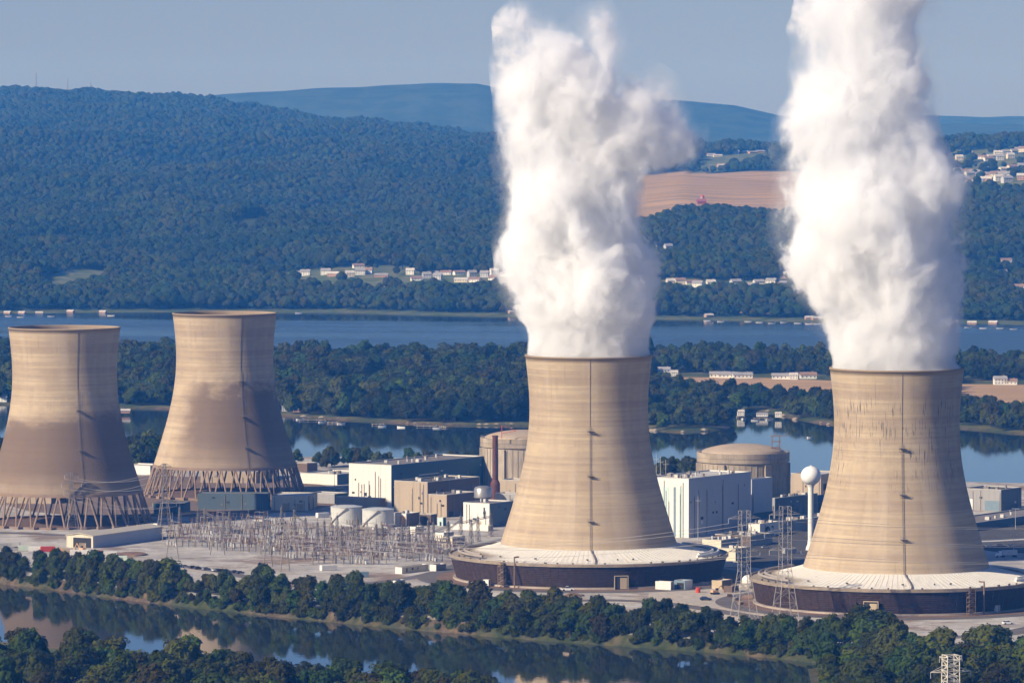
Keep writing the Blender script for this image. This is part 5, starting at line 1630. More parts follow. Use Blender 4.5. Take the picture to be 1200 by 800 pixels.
# thin masts on the turbine halls
for px, py, pt, lb in ((769, 600, 532, 'thin white mast at the back left of the large turbine hall'), (774, 604, 535, 'second thin mast beside the first behind the large turbine hall'), (780, 602, 538, 'short thin mast right of the pair behind the large turbine hall'), (818, 640, 580, 'thin pole against the grey wall of the large turbine hall'), (392, 575, 549, 'thin pole behind the white turbine hall')):
    c = at(px, py); h = zex(pt, c.y); t = thing('antenna_mast', lb, 'mast', (c.x, c.y, 0))
    mb = MB(); mb.bar((0, 0, 0), (0, 0, h), .4, .25, 6); mb.build('pole', M_GALVL, t)
    mb = MB(); mb.bar((-1.6, 0, h - 3), (1.6, 0, h - 3), .2); mb.build('crossbar', M_GALVL, t)
FAR_HOUSE_PX = [(263, 323), (348, 322), (358, 323), (382, 322), (391, 323), (420, 314), (422, 322), (432, 321), (410, 325), (447, 325), (481, 322), (488, 329), (506, 322), (513, 328), (523, 322), (538, 322), (553, 324), (541, 330), (557, 330), (579, 322), (578, 330), (594, 324), (500, 326), (568, 325), (763, 293), (783, 293), (786, 334), (797, 334), (811, 333), (818, 337), (833, 336), (862, 335), (889, 335), (904, 334), (913, 334), (923, 326), (880, 336), (1179, 308), (1174, 323), (1195, 341), (826, 183), (834, 183), (841, 184), (845, 196), (851, 195), (863, 181), (872, 180), (882, 180), (891, 179), (1106, 188), (1124, 188), (1132, 180), (1149, 186), (1158, 188), (1169, 183), (1172, 188), (1179, 182), (1188, 181), (1194, 177), (1199, 178), (1163, 185), (1184, 186), (1122, 204), (1128, 203), (1134, 203), (1136, 208), (1128, 212), (1134, 213), (1122, 209), (1158, 203), (1163, 203), (1158, 208), (1156, 212), (1171, 205), (1170, 212), (1178, 200), (1186, 200), (1181, 208), (1198, 198), (1198, 211), (1180, 214), (1147, 213), (1166, 208), (1142, 204), (1190, 206), (1175, 209), (1151, 206)]
# ------------------------------------------------------------------ trees
def leaf_mat(name, c1, c2, v0=.52, v1=1.30, patch=.6):
    m = NT(name); co = m.coord()
    oi = m.n('ShaderNodeObjectInfo')
    n1 = m.noise(co, 0.35, 4, .6)
    n2 = m.noise(co, 2.2, 2, .6)
    c = m.mix(m.mapr(n1, .35, .65), c1, c2)
    c = m.mix(m.mapr(n2, .4, .7, 0, .5), c, tuple(x * 1.5 for x in c2))
    g = m.n('ShaderNodeNewGeometry')
    big = m.noise(g.outputs['Position'], 1 / 240.0, 4, .6)
    c = m.mix(m.mapr(big, .42, .62, 0, .4), c, (.048, .050, .011))
    big2 = m.noise(m.mapping(g.outputs['Position'], (1, 1, 1), loc=(900, 0, 0)), 1 / 130.0, 3, .6)
    c = m.mix(m.mapr(big2, .45, .65, 0, patch), c, (.012, .026, .008))
    hv = m.n('ShaderNodeHueSaturation')
    m.l(m.mapr(oi.outputs['Random'], 0, 1, .455, .53, False), hv.inputs['Hue'])
    m.l(m.mapr(oi.outputs['Random'], 0, 1, v0, v1, False), hv.inputs['Value'])
    m.l(c, hv.inputs['Color'])
    m.color(hv.outputs[0], .8, 0, .08)
    tr = m.n('ShaderNodeBsdfTranslucent'); m.l(hv.outputs[0], tr.inputs['Color'])
    mx = m.n('ShaderNodeMixShader'); mx.inputs[0].default_value = .22
    m.l(m.b.outputs[0], mx.inputs[1]); m.l(tr.outputs[0], mx.inputs[2]); m.l(mx.outputs[0], m.out.inputs['Surface'])
    return m.m
LEAF = [leaf_mat('deep_green_leaves', (.034, .050, .006), (.070, .090, .010)),
        leaf_mat('olive_green_leaves', (.050, .056, .008), (.090, .092, .013)),
        leaf_mat('cool_green_leaves', (.023, .039, .006), (.048, .070, .010))]
FARLEAF = [leaf_mat('far_green_leaves', (.022, .036, .006), (.036, .054, .008), .78, 1.12, .85),
           leaf_mat('far_olive_leaves', (.032, .042, .007), (.050, .060, .010), .78, 1.12, .85),
           leaf_mat('far_dark_leaves', (.016, .030, .007), (.030, .046, .009), .78, 1.12, .85)]
BARK = plain('grey_brown_bark', (.10, .075, .055), .95, 0, .2, .5)

def crown_geo(seed, H, W, lobes, clumps, low=0.12, size=1.1):
    """crown of several lobes, each covered with small bent leaf clumps at uneven depth"""
    rnd = random.Random(seed); mb = MB()
    L_ = []
    for k in range(lobes):
        f = (k + .5) / lobes
        a = k * 2.4 + rnd.uniform(-.4, .4)
        z = H * (low + (1 - low) * (0.22 + .62 * f) + rnd.uniform(-.05, .05))
        spread = W * .5 * math.sqrt(max(.05, 1 - ((z / H - .45) / .62) ** 2)) * rnd.uniform(.40, .72)
        r = W * rnd.uniform(.20, .30) * (1.0 - .25 * f)
        L_.append((spread * math.cos(a), spread * math.sin(a), z, r, r * rnd.uniform(.8, 1.1)))
    L_.append((0, 0, H * .62, W * .30, H * .26)); L_.append((rnd.uniform(-1, 1), 0, H * .84, W * .2, H * .15))
    vs0, fs0 = ICO2
    for (x, y, z, r, rz) in L_:
        mb.add([(x + v[0] * r * .8 * (1 + .3 * mnoise.noise(Vector(v) * 2 + Vector((seed, x, y)))), y + v[1] * r * .8, z + v[2] * rz * .8 * (1 + .3 * mnoise.noise(Vector(v) * 2 + Vector((x, seed, y))))) for v in vs0.tolist()], fs0)
    tot = sum(l[3] * l[4] for l in L_)
    for (x, y, z, r, rz) in L_:
        for k in range(int(clumps * r * rz / tot)):
            d = Vector((rnd.gauss(0, 1), rnd.gauss(0, 1), rnd.gauss(.15, 1))).normalized()
            q = rnd.uniform(.82, 1.18)
            p = Vector((x + d.x * r * q, y + d.y * r * q, z + d.z * rz * q))
            if p.z < H * .04: continue
            n = (d + Vector((rnd.uniform(-.7, .7), rnd.uniform(-.7, .7), rnd.uniform(-.3, .9)))).normalized()
            a = n.cross(Vector((rnd.uniform(-1, 1), rnd.uniform(-1, 1), .3))).normalized(); b = n.cross(a)
            s = size * rnd.uniform(.5, 1.25)
            c = [p + a * s * .9, p + b * s * .6 + n * s * .15, p - a * s * .8, p - b * s * .7 + n * s * .1, p + n * s * .35]
            mb.add([tuple(v) for v in c], [(0, 1, 4), (1, 2, 4), (2, 3, 4), (3, 0, 4)])
    return mb
def trunk_geo(seed, H, W):
    rnd = random.Random(seed); mb = MB()
    mb.bar((0, 0, -.8), (.2, .1, H * .3), W * .055, W * .04, 7); mb.bar((.2, .1, H * .3), (0, .3, H * .72), W * .04, W * .015, 6)
    for k in range(5):
        a = k * 1.3 + rnd.uniform(-.3, .3); z = H * rnd.uniform(.2, .42)
        mb.bar((.15, .1, z), (W * .28 * math.cos(a), W * .28 * math.sin(a), z + H * .26), W * .024, W * .01, 5)
    return mb
SHAPES = [(1, 17, 13, 9, 900), (2, 15, 15, 11, 950), (3, 19, 12, 10, 950), (4, 13, 12, 8, 750), (5, 16, 14, 10, 900)]
TREES = []
for sh in SHAPES:
    geo = crown_geo(*sh)
    for li, lm in enumerate(LEAF):
        me = geo.mesh('crown', lm)
        tm = trunk_geo(sh[0], sh[1], sh[2]).mesh('trunk', BARK)
        TREES.append((sh, li, me, tm))
BUSH = []
for sd in (21, 22):
    geo = crown_geo(sd, 5.5, 8.5, 6, 380, low=0.02, size=.8)
    for li, lm in enumerate(LEAF): BUSH.append((sd, li, geo.mesh('crown', lm), trunk_geo(sd, 4.5, 5).mesh('trunk', BARK)))

def plant_tree(kind, loc, rz, sc, label, group, name='broadleaf_tree', cat='tree'):
    t = thing(name, label, cat, loc, rz, group); t.scale = sc
    for nm, me in (('crown', kind[2]), ('trunk', kind[3])):
        o = bpy.data.objects.new(nm, me); COL.objects.link(o); o.parent = t
    return t

rnd = random.Random(42)
cand = []     # (distance, x, y, z, scale, zonekey)
# island bank
bank = [Vector((*W2(*p), 0)) for p in BANK_PX]
def walk(poly, step):
    out = []
    for a, b in zip(poly[:-1], poly[1:]):
        n = max(1, int((b - a).length / step))
        d = (b - a).normalized(); nr = Vector((-d.y, d.x, 0))
        if nr.y < 0: nr = -nr
        for k in range(n): out.append((a.lerp(b, (k + rnd.random()) / n), nr))
    return out
def gap(px):   # thinner spots in the line of bank trees, as in the photo
    return 0.75 + .4 * mnoise.noise(Vector((px / 45.0, 3.7, 0)))
for row, (off, hs) in enumerate(((3.5, .66), (9, .84), (17, .88))):
    for p, nr in walk(bank, (6.6, 7.6, 9.0)[row]):
        q = p + nr * (off + rnd.uniform(-3, 3))
        px = pxof((q.x, q.y, 0))[0]
        if not -240 < px < 1400: continue
        if row == 2 and 640 < px < 1000 and rnd.random() < .5: continue
        if row == 2 and (px < 60 or (395 > px > 205 and rnd.random() < .6)): continue
        if 205 < px < 246: hs_ = hs * .55
        elif 246 <= px < 262 and row < 2: hs_ = hs * .8
        else: hs_ = hs
        g = gap(px + row * 9)
        hs_ *= .78 + .35 * g
        if px < 150: hs_ *= .80
        elif px < 560: hs_ *= .86
        if 580 < px < 1000: hs_ *= .90
        if 150 < px: hs_ *= 1.05
        if row == 0 and rnd.random() < .25: hs_ *= .6
        cand.append((q.length, q.x, q.y, -3.6 if row == 0 else -0.3 if row == 1 else 0, hs_ * rnd.uniform(.82, 1.14), 'bank'))
# right-hand end of the island: wood towards the camera
for k in range(130):
    px = rnd.uniform(1020, 1290); py = rnd.uniform(778, 900)
    q = at(px, py, 0)
    
    cand.append((q.length, q.x, q.y, 0, rnd.uniform(.85, 1.15), 'corner'))
# foreground shore
fg = [(-60, 772), (0, 776), (100, 790), (200, 799), (300, 812), (420, 824), (520, 832), (580, 842)]
for k in range(150):
    px = rnd.uniform(-50, 570)
    base = np.interp(px, [p[0] for p in fg], [p[1] for p in fg])
    py = base + abs(rnd.gauss(0, 1)) * 30 - 2
    q = at(px, py, 1.0)
    cand.append((q.length, q.x, q.y, 1.0, rnd.uniform(.75, 1.15), 'front'))
for px, py, s_ in ((655, 842, .62), (668, 846, .5)):
    q = at(px, py, 1.0); cand.append((q.length, q.x, q.y, 1.0, s_, 'front'))
# trees behind the plant on its back shore
for k in range(110):
    px = rnd.choice((rnd.uniform(365, 565), rnd.uniform(142, 205), rnd.uniform(150, 420), rnd.uniform(-30, 60), rnd.uniform(775, 812)))
    py = {True: rnd.uniform(545, 551), False: rnd.uniform(541, 552)}[px > 300]
    if px > 700: py = rnd.uniform(553, 560)
    q = at(px, py, 0); cand.append((q.length, q.x, q.y, 0, rnd.uniform(.5, .8) if px > 220 else rnd.uniform(.9, 1.25), 'back'))
# middle island
midpoly = [tuple(W2(*p)) for p in MID_NEAR] + [tuple(W2(*p)) for p in MID_FAR]
fieldw = [[tuple(at(x, y, MZ)[:2]) for x, y in f] for f in MIDFIELDS]
openw = [[tuple(at(x, y, MZ)[:2]) for x, y in f] for f in
         ([(765, 437), (960, 439), (985, 446), (985, 480), (800, 464), (765, 455)], [(1120, 446), (1230, 446), (1230, 490), (1112, 486)], [(845, 470), (862, 472), (860, 486), (848, 488)], [(884, 480), (920, 482), (920, 492), (884, 488)])]
def shrink_in(x, y): return in_poly(x, y, midpoly) and in_poly(x, y - 7, midpoly)
Y_ = 3750.0
n_mid = 0
while Y_ < 5150:
    X_ = -.15 * Y_
    while X_ < .155 * Y_:
        x = X_ + rnd.uniform(-4, 4); y = Y_ + rnd.uniform(-5, 5)
        if shrink_in(x, y) and not any(in_poly(x, y, f) for f in fieldw) and not any(in_poly(x, y, f) for f in openw):
            dens = mnoise.noise(Vector((x / 90, y / 90, 5)))
            edge = not in_poly(x, y - 38, midpoly)
            if not (not in_poly(x, y - 20, midpoly) and mnoise.noise(Vector((x / 40, 2, 8))) < -.25) and dens > -.42:
                s_ = (.95 + .35 * mnoise.noise(Vector((x / 35, y / 35, 2)))) * rnd.uniform(.8, 1.2) * 1.3
                if edge: s_ *= .8
                if x / y > .026: s_ *= .72
                cand.append((math.hypot(x, y), x, y, MZ, s_, 'middle')); n_mid += 1
        X_ += 13.5
    Y_ += 13.5
# visible ones first, nearest first
def inview(c): 
    px, py = pxof((c[1], c[2], c[3] + 12 * c[4])); return -25 < px < 1225 and py < 806
vis = sorted([c for c in cand if inview(c)]); vis_set = vis
def hidden(c):   # behind a tower
    px = pxof((c[1], c[2], 0))[0]
    return (c[0] > 2600 and 628 < px < 748) or (c[0] > 2600 and 985 < px < 1118)
inds = [c for c in vis if not hidden(c)][:300]
ids = set(id(c) for c in inds)
rest = [c for c in cand if id(c) not in ids]
LOOK = ['deep green', 'olive green', 'cool dark green']
SHP = {1: 'upright', 2: 'broad', 3: 'tall', 4: 'small round', 5: 'full-crowned'}
def place_words(key, px):
    if key == 'bank':
        if px < 110: return 'bank tree by the left edge, below the leftmost idle tower'
        if px < 250: return 'bank tree below the gabled warehouse'
        if px < 420: return 'bank tree in front of the left half of the switchyard'
        if px < 560: return 'bank tree left of the middle steaming tower, by the road'
        if px < 700: return 'bank tree before the left half of the middle steaming tower'
        if px < 850: return 'bank tree before the right half of the middle steaming tower'
        if px < 1000: return 'bank tree below the two grey pylons'
        return 'bank tree before the right-hand steaming tower'
    if key == 'corner': return 'tree in the wood around the cream pylon, bottom right'
    if key == 'front': return 'tree on the near shore, bottom left' if px < 260 else 'tree on the near shore, left of bottom centre'
    if key == 'back': return 'tree on the back shore behind the idle towers' if px < 350 else 'tree on the back shore behind the plant buildings'
    return 'tree at the near edge of the middle island, behind the idle towers' if px < 350 else 'tree at the near edge of the middle island, left of centre' if px < 620 else 'tree at the near edge of the middle island, right half'
for c in inds:
    d, x, y, z, s_, key = c
    k = rnd.choices(range(len(TREES)))[0]
    if key == 'front': k = rnd.choice([i for i, t_ in enumerate(TREES) if t_[1] != 0] + [i for i, t_ in enumerate(TREES)])
    sh, li = TREES[k][0], TREES[k][1]
    px = pxof((x, y, 0))[0]
    w = place_words(key, px)
    plant_tree(TREES[k], (x, y, z), rnd.uniform(0, 6.28), (s_ * rnd.uniform(.95, 1.22), s_ * rnd.uniform(.95, 1.22), s_),
               SHP[sh[0]] + ' ' + LOOK[li] + ' ' + w, 'bank trees' if key == 'bank' else w.replace('tree ', 'trees ', 1))
# grassy strip along the top of the bank
_L, _R = [], []
for i, p in enumerate(bank):
    dd = (bank[min(i + 1, len(bank) - 1)] - bank[max(i - 1, 0)]).normalized(); nr = Vector((-dd.y, dd.x, 0))
    if nr.y < 0: nr = -nr
    w_ = 27 + 7 * mnoise.noise(Vector((i * .7, 1, 2)))
    _L.append((p.x + nr.x * 11.5, p.y + nr.y * 11.5, .006)); _R.append((p.x + nr.x * w_, p.y + nr.y * w_, .006))
mb = MB(); mb.grid([list(x) for x in zip(_L, _R)])
m = NT('rough_bank_grass'); co = m.coord(); n1 = m.noise(co, .12, 5, .65)
tag(mb.build('bank_grass', m.color(m.mix(m.mapr(n1, .35, .65), (.035, .05, .016), (.12, .095, .05)), .95, 0, .1)), kind='structure')
# low bushes along the waterline and the yard edge
nb = 0
for p, nr in walk(bank, 4.2):
    px = pxof((p.x, p.y, 0))[0]
    if -20 < px < 1060 and rnd.random() < .8:
        q = p + nr * rnd.uniform(1.5, 5); kind = rnd.choice(BUSH)
        plant_tree(kind, (q.x, q.y, -5.2), rnd.uniform(0, 6.28), (rnd.uniform(.5, 1.0),) * 3,
                   'low ' + LOOK[kind[1]] + ' bush at the waterline, ' + ('left quarter' if px < 300 else 'below the switchyard' if px < 540 else 'below the middle steaming tower' if px < 850 else 'below the right-hand tower'), 'bushes along the waterline', 'bush', 'bush')
# yard scrub
for k in range(26):
    px = rnd.uniform(0, 760); py = np.interp(px, [0, 200, 400, 600, 760], [664, 676, 698, 712, 722]) + rnd.uniform(-5, 5)
    q = at(px, py); kind = rnd.choice(BUSH)
    plant_tree(kind, (q.x, q.y, -.3), rnd.uniform(0, 6), (rnd.uniform(.35, .7),) * 3, 'low ' + LOOK[kind[1]] + ' bush on the yard side of the bank trees, ' + ('left' if px < 380 else 'centre'), 'bushes along the yard edge', 'bush', 'bush')

# ---- woods too many to count: one object each, instanced crowns
def far_crown(seed, H, W, sub=ICO2):
    rnd2 = random.Random(seed); mb = MB(); vs0, fs0 = sub
    for k in range(5):
        a = k * 2.4; r = W * rnd2.uniform(.26, .36); sp_ = W * rnd2.uniform(.14, .26)
        if k == 4: sp_ = 0
        x, y, z = sp_ * math.cos(a), sp_ * math.sin(a), H * rnd2.uniform(.45, .72) if k < 4 else H * .72
        mb.add([(x + v[0] * r * (1 + .45 * mnoise.noise(Vector(v) * 2.3 + Vector((seed, k, 0)))), y + v[1] * r * (1 + .45 * mnoise.noise(Vector(v) * 2.3 + Vector((seed, k, 5)))), z + v[2] * H * .30 * (1 + .45 * mnoise.noise(Vector(v) * 2.3 + Vector((3, k, seed))))) for v in vs0.tolist()], fs0)
    mb.bar((0, 0, -1.5), (0, 0, H * .5), W * .06, W * .04, 5)
    return mb
SRC = []
def src(name, mesh):
    o = bpy.data.objects.new(name, mesh); SRC.append(o); return o      # source shapes, never linked to the scene
near_src = [src('wood_crown', TREES[i][2]) for i in (0, 4, 8, 10, 12, 2, 7)]
far_src = [src('far_crown', far_crown(50 + k, 15, 14).mesh('far_crown', FARLEAF[k % 3])) for k in range(6)]

_cells = {}
def HOUSE_SPOTS():
    for px, py in FAR_HOUSE_PX:
        p = land_pt(px, py)
        if p is not None: _cells.setdefault((int(p.x // 60), int(p.y // 60)), []).append((p.x, p.y))
def near_house(x, y):
    ix, iy = int(x // 60), int(y // 60)
    for i in (-1, 0, 1):
        for j in (-1, 0, 1):
            for hx, hy in _cells.get((ix + i, iy + j), ()):
                if abs(x - hx) < 13 and -62 < y - hy < 9: return True
    return False
def wood(name, pts, sources, seed):
    """pts: (x, y, z, scale)"""
    me = bpy.data.meshes.new(name)
    me.from_pydata([(p[0], p[1], p[2]) for p in pts], [], [])
    a = me.attributes.new('size', 'FLOAT', 'POINT'); a.data.foreach_set('value', [p[3] for p in pts])
    o = bpy.data.objects.new(name, me); COL.objects.link(o)
    ng = bpy.data.node_groups.new(name, 'GeometryNodeTree')
    ng.interface.new_socket('Geometry', in_out='INPUT', socket_type='NodeSocketGeometry')
    ng.interface.new_socket('Geometry', in_out='OUTPUT', socket_type='NodeSocketGeometry')
    N = ng.nodes; Lk = ng.links
    gi, go = N.new('NodeGroupInput'), N.new('NodeGroupOutput')
    iop = N.new('GeometryNodeInstanceOnPoints'); g2i = N.new('GeometryNodeGeometryToInstance')
    Lk.new(gi.outputs[0], iop.inputs['Points'])
    for s_ in sources:
        oi = N.new('GeometryNodeObjectInfo'); oi.inputs['Object'].default_value = s_; oi.inputs['As Instance'].default_value = True
        Lk.new(oi.outputs['Geometry'], g2i.inputs[0])
    Lk.new(g2i.outputs[0], iop.inputs['Instance']); iop.inputs['Pick Instance'].default_value = True
    ri = N.new('FunctionNodeRandomValue'); ri.data_type = 'INT'
    ri.inputs[4].default_value = 0; ri.inputs[5].default_value = len(sources) - 1; ri.inputs['Seed'].default_value = seed
    Lk.new(ri.outputs[2], iop.inputs['Instance Index'])
    rr = N.new('FunctionNodeRandomValue'); rr.data_type = 'FLOAT_VECTOR'
    rr.inputs[0].default_value = (0, 0, 0); rr.inputs[1].default_value = (0, 0, 6.28)
    Lk.new(rr.outputs[0], iop.inputs['Rotation'])
    na = N.new('GeometryNodeInputNamedAttribute'); na.data_type = 'FLOAT'; na.inputs[0].default_value = 'size'
    Lk.new(na.outputs[0], iop.inputs['Scale'])
    Lk.new(iop.outputs[0], go.inputs[0])
    md = o.modifiers.new('wood', 'NODES'); md.node_group = ng
    return tag(o, kind='stuff')
mid = [(c[1], c[2], c[3], c[4]) for c in rest if c[5] == 'middle' or c[5] == 'back']
wood('middle_island_woodland', mid, near_src, 4)
oth = [(c[1], c[2], c[3], c[4]) for c in rest if c[5] not in ('middle', 'back')]
if oth: wood('bank_woodland', oth, near_src, 9)
from_houses = HOUSE_SPOTS()
far = []
Y_ = 6050.0
while Y_ < 14700:
    st = 10.0 if Y_ < 8300 else 12 if Y_ < 10000 else 15.5
    X_ = -.18 * Y_
    while X_ < .175 * Y_:
        x = X_ + rnd.uniform(-5, 5); y = Y_ + rnd.uniform(-5, 5)
        X_ += st
        z = land_z(x, y)
        if z < -3.5: continue
        clr = False
        for f in CLEAR:
            if in_poly(x, y, f): clr = True; break
        if near_house(x, y): continue
        if clr and not (f is SUBURB and rnd.random() < .06) and not (f in (STREET_L, STREET_R) and rnd.random() < .05): continue
        if mnoise.noise(Vector((x / 260, y / 520, 3))) > .47 and y < 8000 and z > 14: continue      # small clearings
        s_ = (.88 + .6 * mnoise.noise(Vector((x / 70, y / 110, 6))) + .25 * mnoise.noise(Vector((x / 300, y / 600, 9)))) * rnd.uniform(.62, 1.35) * (1.12 if y > 10000 else 1)
        far.append((x, y, z - .5, s_))
    Y_ += st * 1.15
print('TREES individual', len(inds), 'mid', len(mid), 'other', len(oth), 'far', len(far))
wood('hillside_forest', far, far_src, 2)

# ------------------------------------------------------------------ houses
WALLS = [plain('house_white', (.70, .68, .62), .8), plain('house_cream', (.62, .54, .42), .8), plain('house_brick', (.40, .24, .18), .8), plain('house_grey', (.45, .45, .45), .8)]
ROOFS = [plain('house_grey_roof', (.30, .29, .29), .8), plain('house_brown_roof', (.26, .17, .13), .8), plain('house_pale_roof', (.52, .49, .45), .8)]
def house_meshes(w, d, h, rp, wall, roof):
    mb = MB(); mb.box((0, 0, h / 2 - .6), (w, d, h + 1.2))
    for sx in (-1, 1): mb.add([(sx * w / 2, -d / 2, h), (sx * w / 2, d / 2, h), (sx * w / 2, 0, h + rp - .12)], [(0, 1, 2)])
    wm = mb.mesh('wall', wall)
    mb = MB(); o = .6; z0 = h - .3
    A = [(-w / 2 - o, -d / 2 - o, z0), (w / 2 + o, -d / 2 - o, z0), (w / 2 + o, 0, h + rp), (-w / 2 - o, 0, h + rp), (w / 2 + o, d / 2 + o, z0), (-w / 2 - o, d / 2 + o, z0)]
    B = [(x, y, z + .3) for x, y, z in A]
    mb.add(A + B, [(0, 3, 2, 1), (3, 5, 4, 2), (6, 7, 8, 9), (9, 8, 10, 11), (0, 1, 7, 6), (4, 5, 11, 10), (1, 2, 8, 7), (2, 4, 10, 8), (3, 0, 6, 9), (5, 3, 9, 11)])
    rm = mb.mesh('roof', roof)
    mb = MB(); mb.box((w * .28, d * .1, h + rp * .9), (.9, .9, rp)); cm = mb.mesh('chimney', WALLS[2])
    mb = MB()
    n = max(2, int(w / 3.2)); fl = 2 if h > 4.5 else 1
    for f in range(fl):
        for k in range(n): mb.box((-w / 2 + w * (k + .5) / n, -d / 2 - .03, 1.5 + f * 2.8), (1.1, .08, 1.2))
    gm = mb.mesh('window_row', M_GLASS)
    return wm, rm, cm, gm
HK = []
for i, (w, d, h, rp) in enumerate(((13, 9, 5.6, 2.6), (15, 9, 3.2, 2.4), (11, 8, 5.4, 3.0), (18, 9, 3.0, 2.0))):
    for j in range(4):
        HK.append(house_meshes(w, d, h, rp, WALLS[(i + j) % 4 if j else 0], ROOFS[(i + j) % 3]))
def house(px, py, label, group, pos=None, rz=None, sc=1.0, name='house', cat='house', kind=None):
    p = pos if pos is not None else land_pt(px, py)
    if p is None: return
    k = kind if kind is not None else rnd.randrange(len(HK))
    t = thing(name, label, cat, p, rnd.uniform(-.5, .5) if rz is None else rz, group); t.scale = (sc,) * 3
    for nm, me in zip(('wall', 'roof', 'chimney', 'window_row'), HK[k]):
        o = bpy.data.objects.new(nm, me); COL.objects.link(o); o.parent = t
    return t
for px, py in ((263, 323), (348, 322), (358, 323), (382, 322), (391, 323), (420, 314), (422, 322), (432, 321), (410, 325), (447, 325), (481, 322), (488, 329), (506, 322), (513, 328), (523, 322), (538, 322), (553, 324), (541, 330), (557, 330), (579, 322), (578, 330), (594, 324), (500, 326), (568, 325)):
    house(px, py, 'small pale house in the row on the far shore, left of the middle plume', 'houses on the far shore left of the middle plume')
for px, py in ((763, 293), (783, 293)):
    house(px, py, 'pale house alone in the wood right of the middle plume', 'pair of houses in the wood')
for px, py in ((786, 334), (797, 334), (811, 333), (818, 337), (833, 336), (862, 335), (889, 335), (904, 334), (913, 334), (923, 326), (880, 336)):
    house(px, py, 'pale house in the far row between the two plumes', 'houses on the far shore between the plumes')
for px, py, lb in ((1179, 308, 'lone white house highest in the wood at far right'), (1174, 323, 'lone house with pale green roof in the wood at far right'), (1195, 341, 'lone house by the right edge of the photo, in the wood')):
    house(px, py, lb, None)
for px, py in ((826, 183), (834, 183), (841, 184), (845, 196), (851, 195), (863, 181), (872, 180), (882, 180), (891, 179)):
    house(px, py, 'pale house on the hilltop just above the tan field', 'houses above the tan field')
for px, py in ((1106, 188), (1124, 188), (1132, 180), (1149, 186), (1158, 188), (1169, 183), (1172, 188), (1179, 182), (1188, 181), (1194, 177), (1199, 178), (1163, 185), (1184, 186)):
    house(px, py, 'house in the upper row of the hillside suburb, far right', 'upper suburb houses', sc=1.25)
for px, py in ((1122, 204), (1128, 203), (1134, 203), (1136, 208), (1128, 212), (1134, 213), (1122, 209), (1158, 203), (1163, 203), (1158, 208), (1156, 212), (1171, 205), (1170, 212), (1178, 200), (1186, 200), (1181, 208), (1198, 198), (1198, 211), (1180, 214), (1147, 213), (1166, 208), (1142, 204), (1190, 206), (1175, 209), (1151, 206)):
    house(px, py, 'house in the crowded lower part of the hillside suburb, far right', 'lower suburb houses', sc=1.25)
for px, py in ((831, 372), (872, 367), (884, 367), (895, 368), (901, 368), (920, 368), (949, 374), (957, 375), (1119, 379), (1140, 380), (1165, 380)):
    p = land_pt(px, py + 1)
    if p is not None: house(px, py, 'small pale cottage at the water edge of the far shore, right half', 'cottages on the far waterline', pos=Vector((p.x, p.y + 10, land_z(p.x, p.y + 10))), kind=5, sc=.7)
for px, py in ((8, 369), (25, 369), (45, 369), (82, 368), (120, 368), (600, 369)):
    p = land_pt(px, py)
    if p is not None: house(px, py, 'small pale cottage at the water edge of the far shore, left half', 'cottages on the far waterline, left', pos=Vector((p.x, p.y + 12, land_z(p.x, p.y + 12))), kind=5, sc=.6)
# red barn and silo
p = land_pt(822, 239)
if p is not None:
    t = thing('red_barn', 'red barn at the lower edge of the tan field between the plumes', 'barn', p, .2)
    for nm, me in zip(('wall', 'roof'), house_meshes(14, 8, 4, 4, plain('barn_red', (.26, .06, .045), .8), plain('barn_roof', (.30, .09, .07), .8))[:2]):
        o = bpy.data.objects.new(nm, me); COL.objects.link(o); o.parent = t
    t = thing('grain_silo', 'pale grain silo right beside the red barn', 'silo', (p.x + 2, p.y + 14, p.z))
    mb = MB(); mb.cyl((0, 0), 3.0, -1, 11, 20, False); mb.build('silo_wall', M_CONC, t)
    mb = MB(); mb.lathe([(3.1, 11), (2.5, 12.8), (1.3, 13.8), (.01, 14)], 20); mb.build('cap', M_RED, t)
# long sheds, caravans and cottages on the middle island
def mid_house(px, py, w, label, kind, sc, rz=0.0, z=-3.6, group=None):
    p = at(px, py, z); house(px, py, label, group, pos=p, rz=rz, sc=sc, kind=kind)
MH = [(778, 439, 3, .9, 'white cottage among trees just right of the middle steaming tower rim'), (790, 440, 8, .6, 'small white shed right of the white cottage beside the tower rim'), (843, 441.5, 12, 1.0, 'left end of long white shed behind the island field'), (853, 442, 12, 1.0, 'second long white shed behind the island field'), (870, 442.5, 12, 1.0, 'third long white shed behind the island field'),
      (916, 443.5, 12, 1.0, 'pale shed right of the gap behind the island field'), (930, 444, 8, .7, 'smallest pale shed behind the island field'), (947, 443, 4, 1.0, 'pale house at the right end behind the island field'),
      (1172, 450, 0, .9, 'white farmhouse behind the right-hand island field'), (1183, 450, 4, .9, 'long white barn beside the farmhouse at far right'), (853, 478, 4, .5, 'small cabin near the island inlet, highest'), (868, 486, 8, .5, 'white cabin beside the island inlet, left'), (893, 487, 12, .5, 'white boat house at the island inlet'), (912, 488, 8, .45, 'small white shed right of the island inlet'), (765, 434, 3, .8, 'white house left of the island cottages'),
      (336, 481, 3, .6, 'small pale cabin on the island shore right of the open-legged tower'), (349, 482, 5, .5, 'tiny cabin beside a jetty on the island shore'), (527, 493, 5, .6, 'tiny cabin on the island shore left of the reactor'), (590, 434, 8, .6, 'white roof among island trees left of the middle steaming tower'), (3, 470, 8, .7, 'white cabin on the island by the left edge'), (147, 483, 5, .5, 'tiny shed on the island between the idle towers')]
for px, py, k, sc, lb in MH: mid_house(px, py, 0, lb, k, sc, rnd.uniform(-.1, .15))
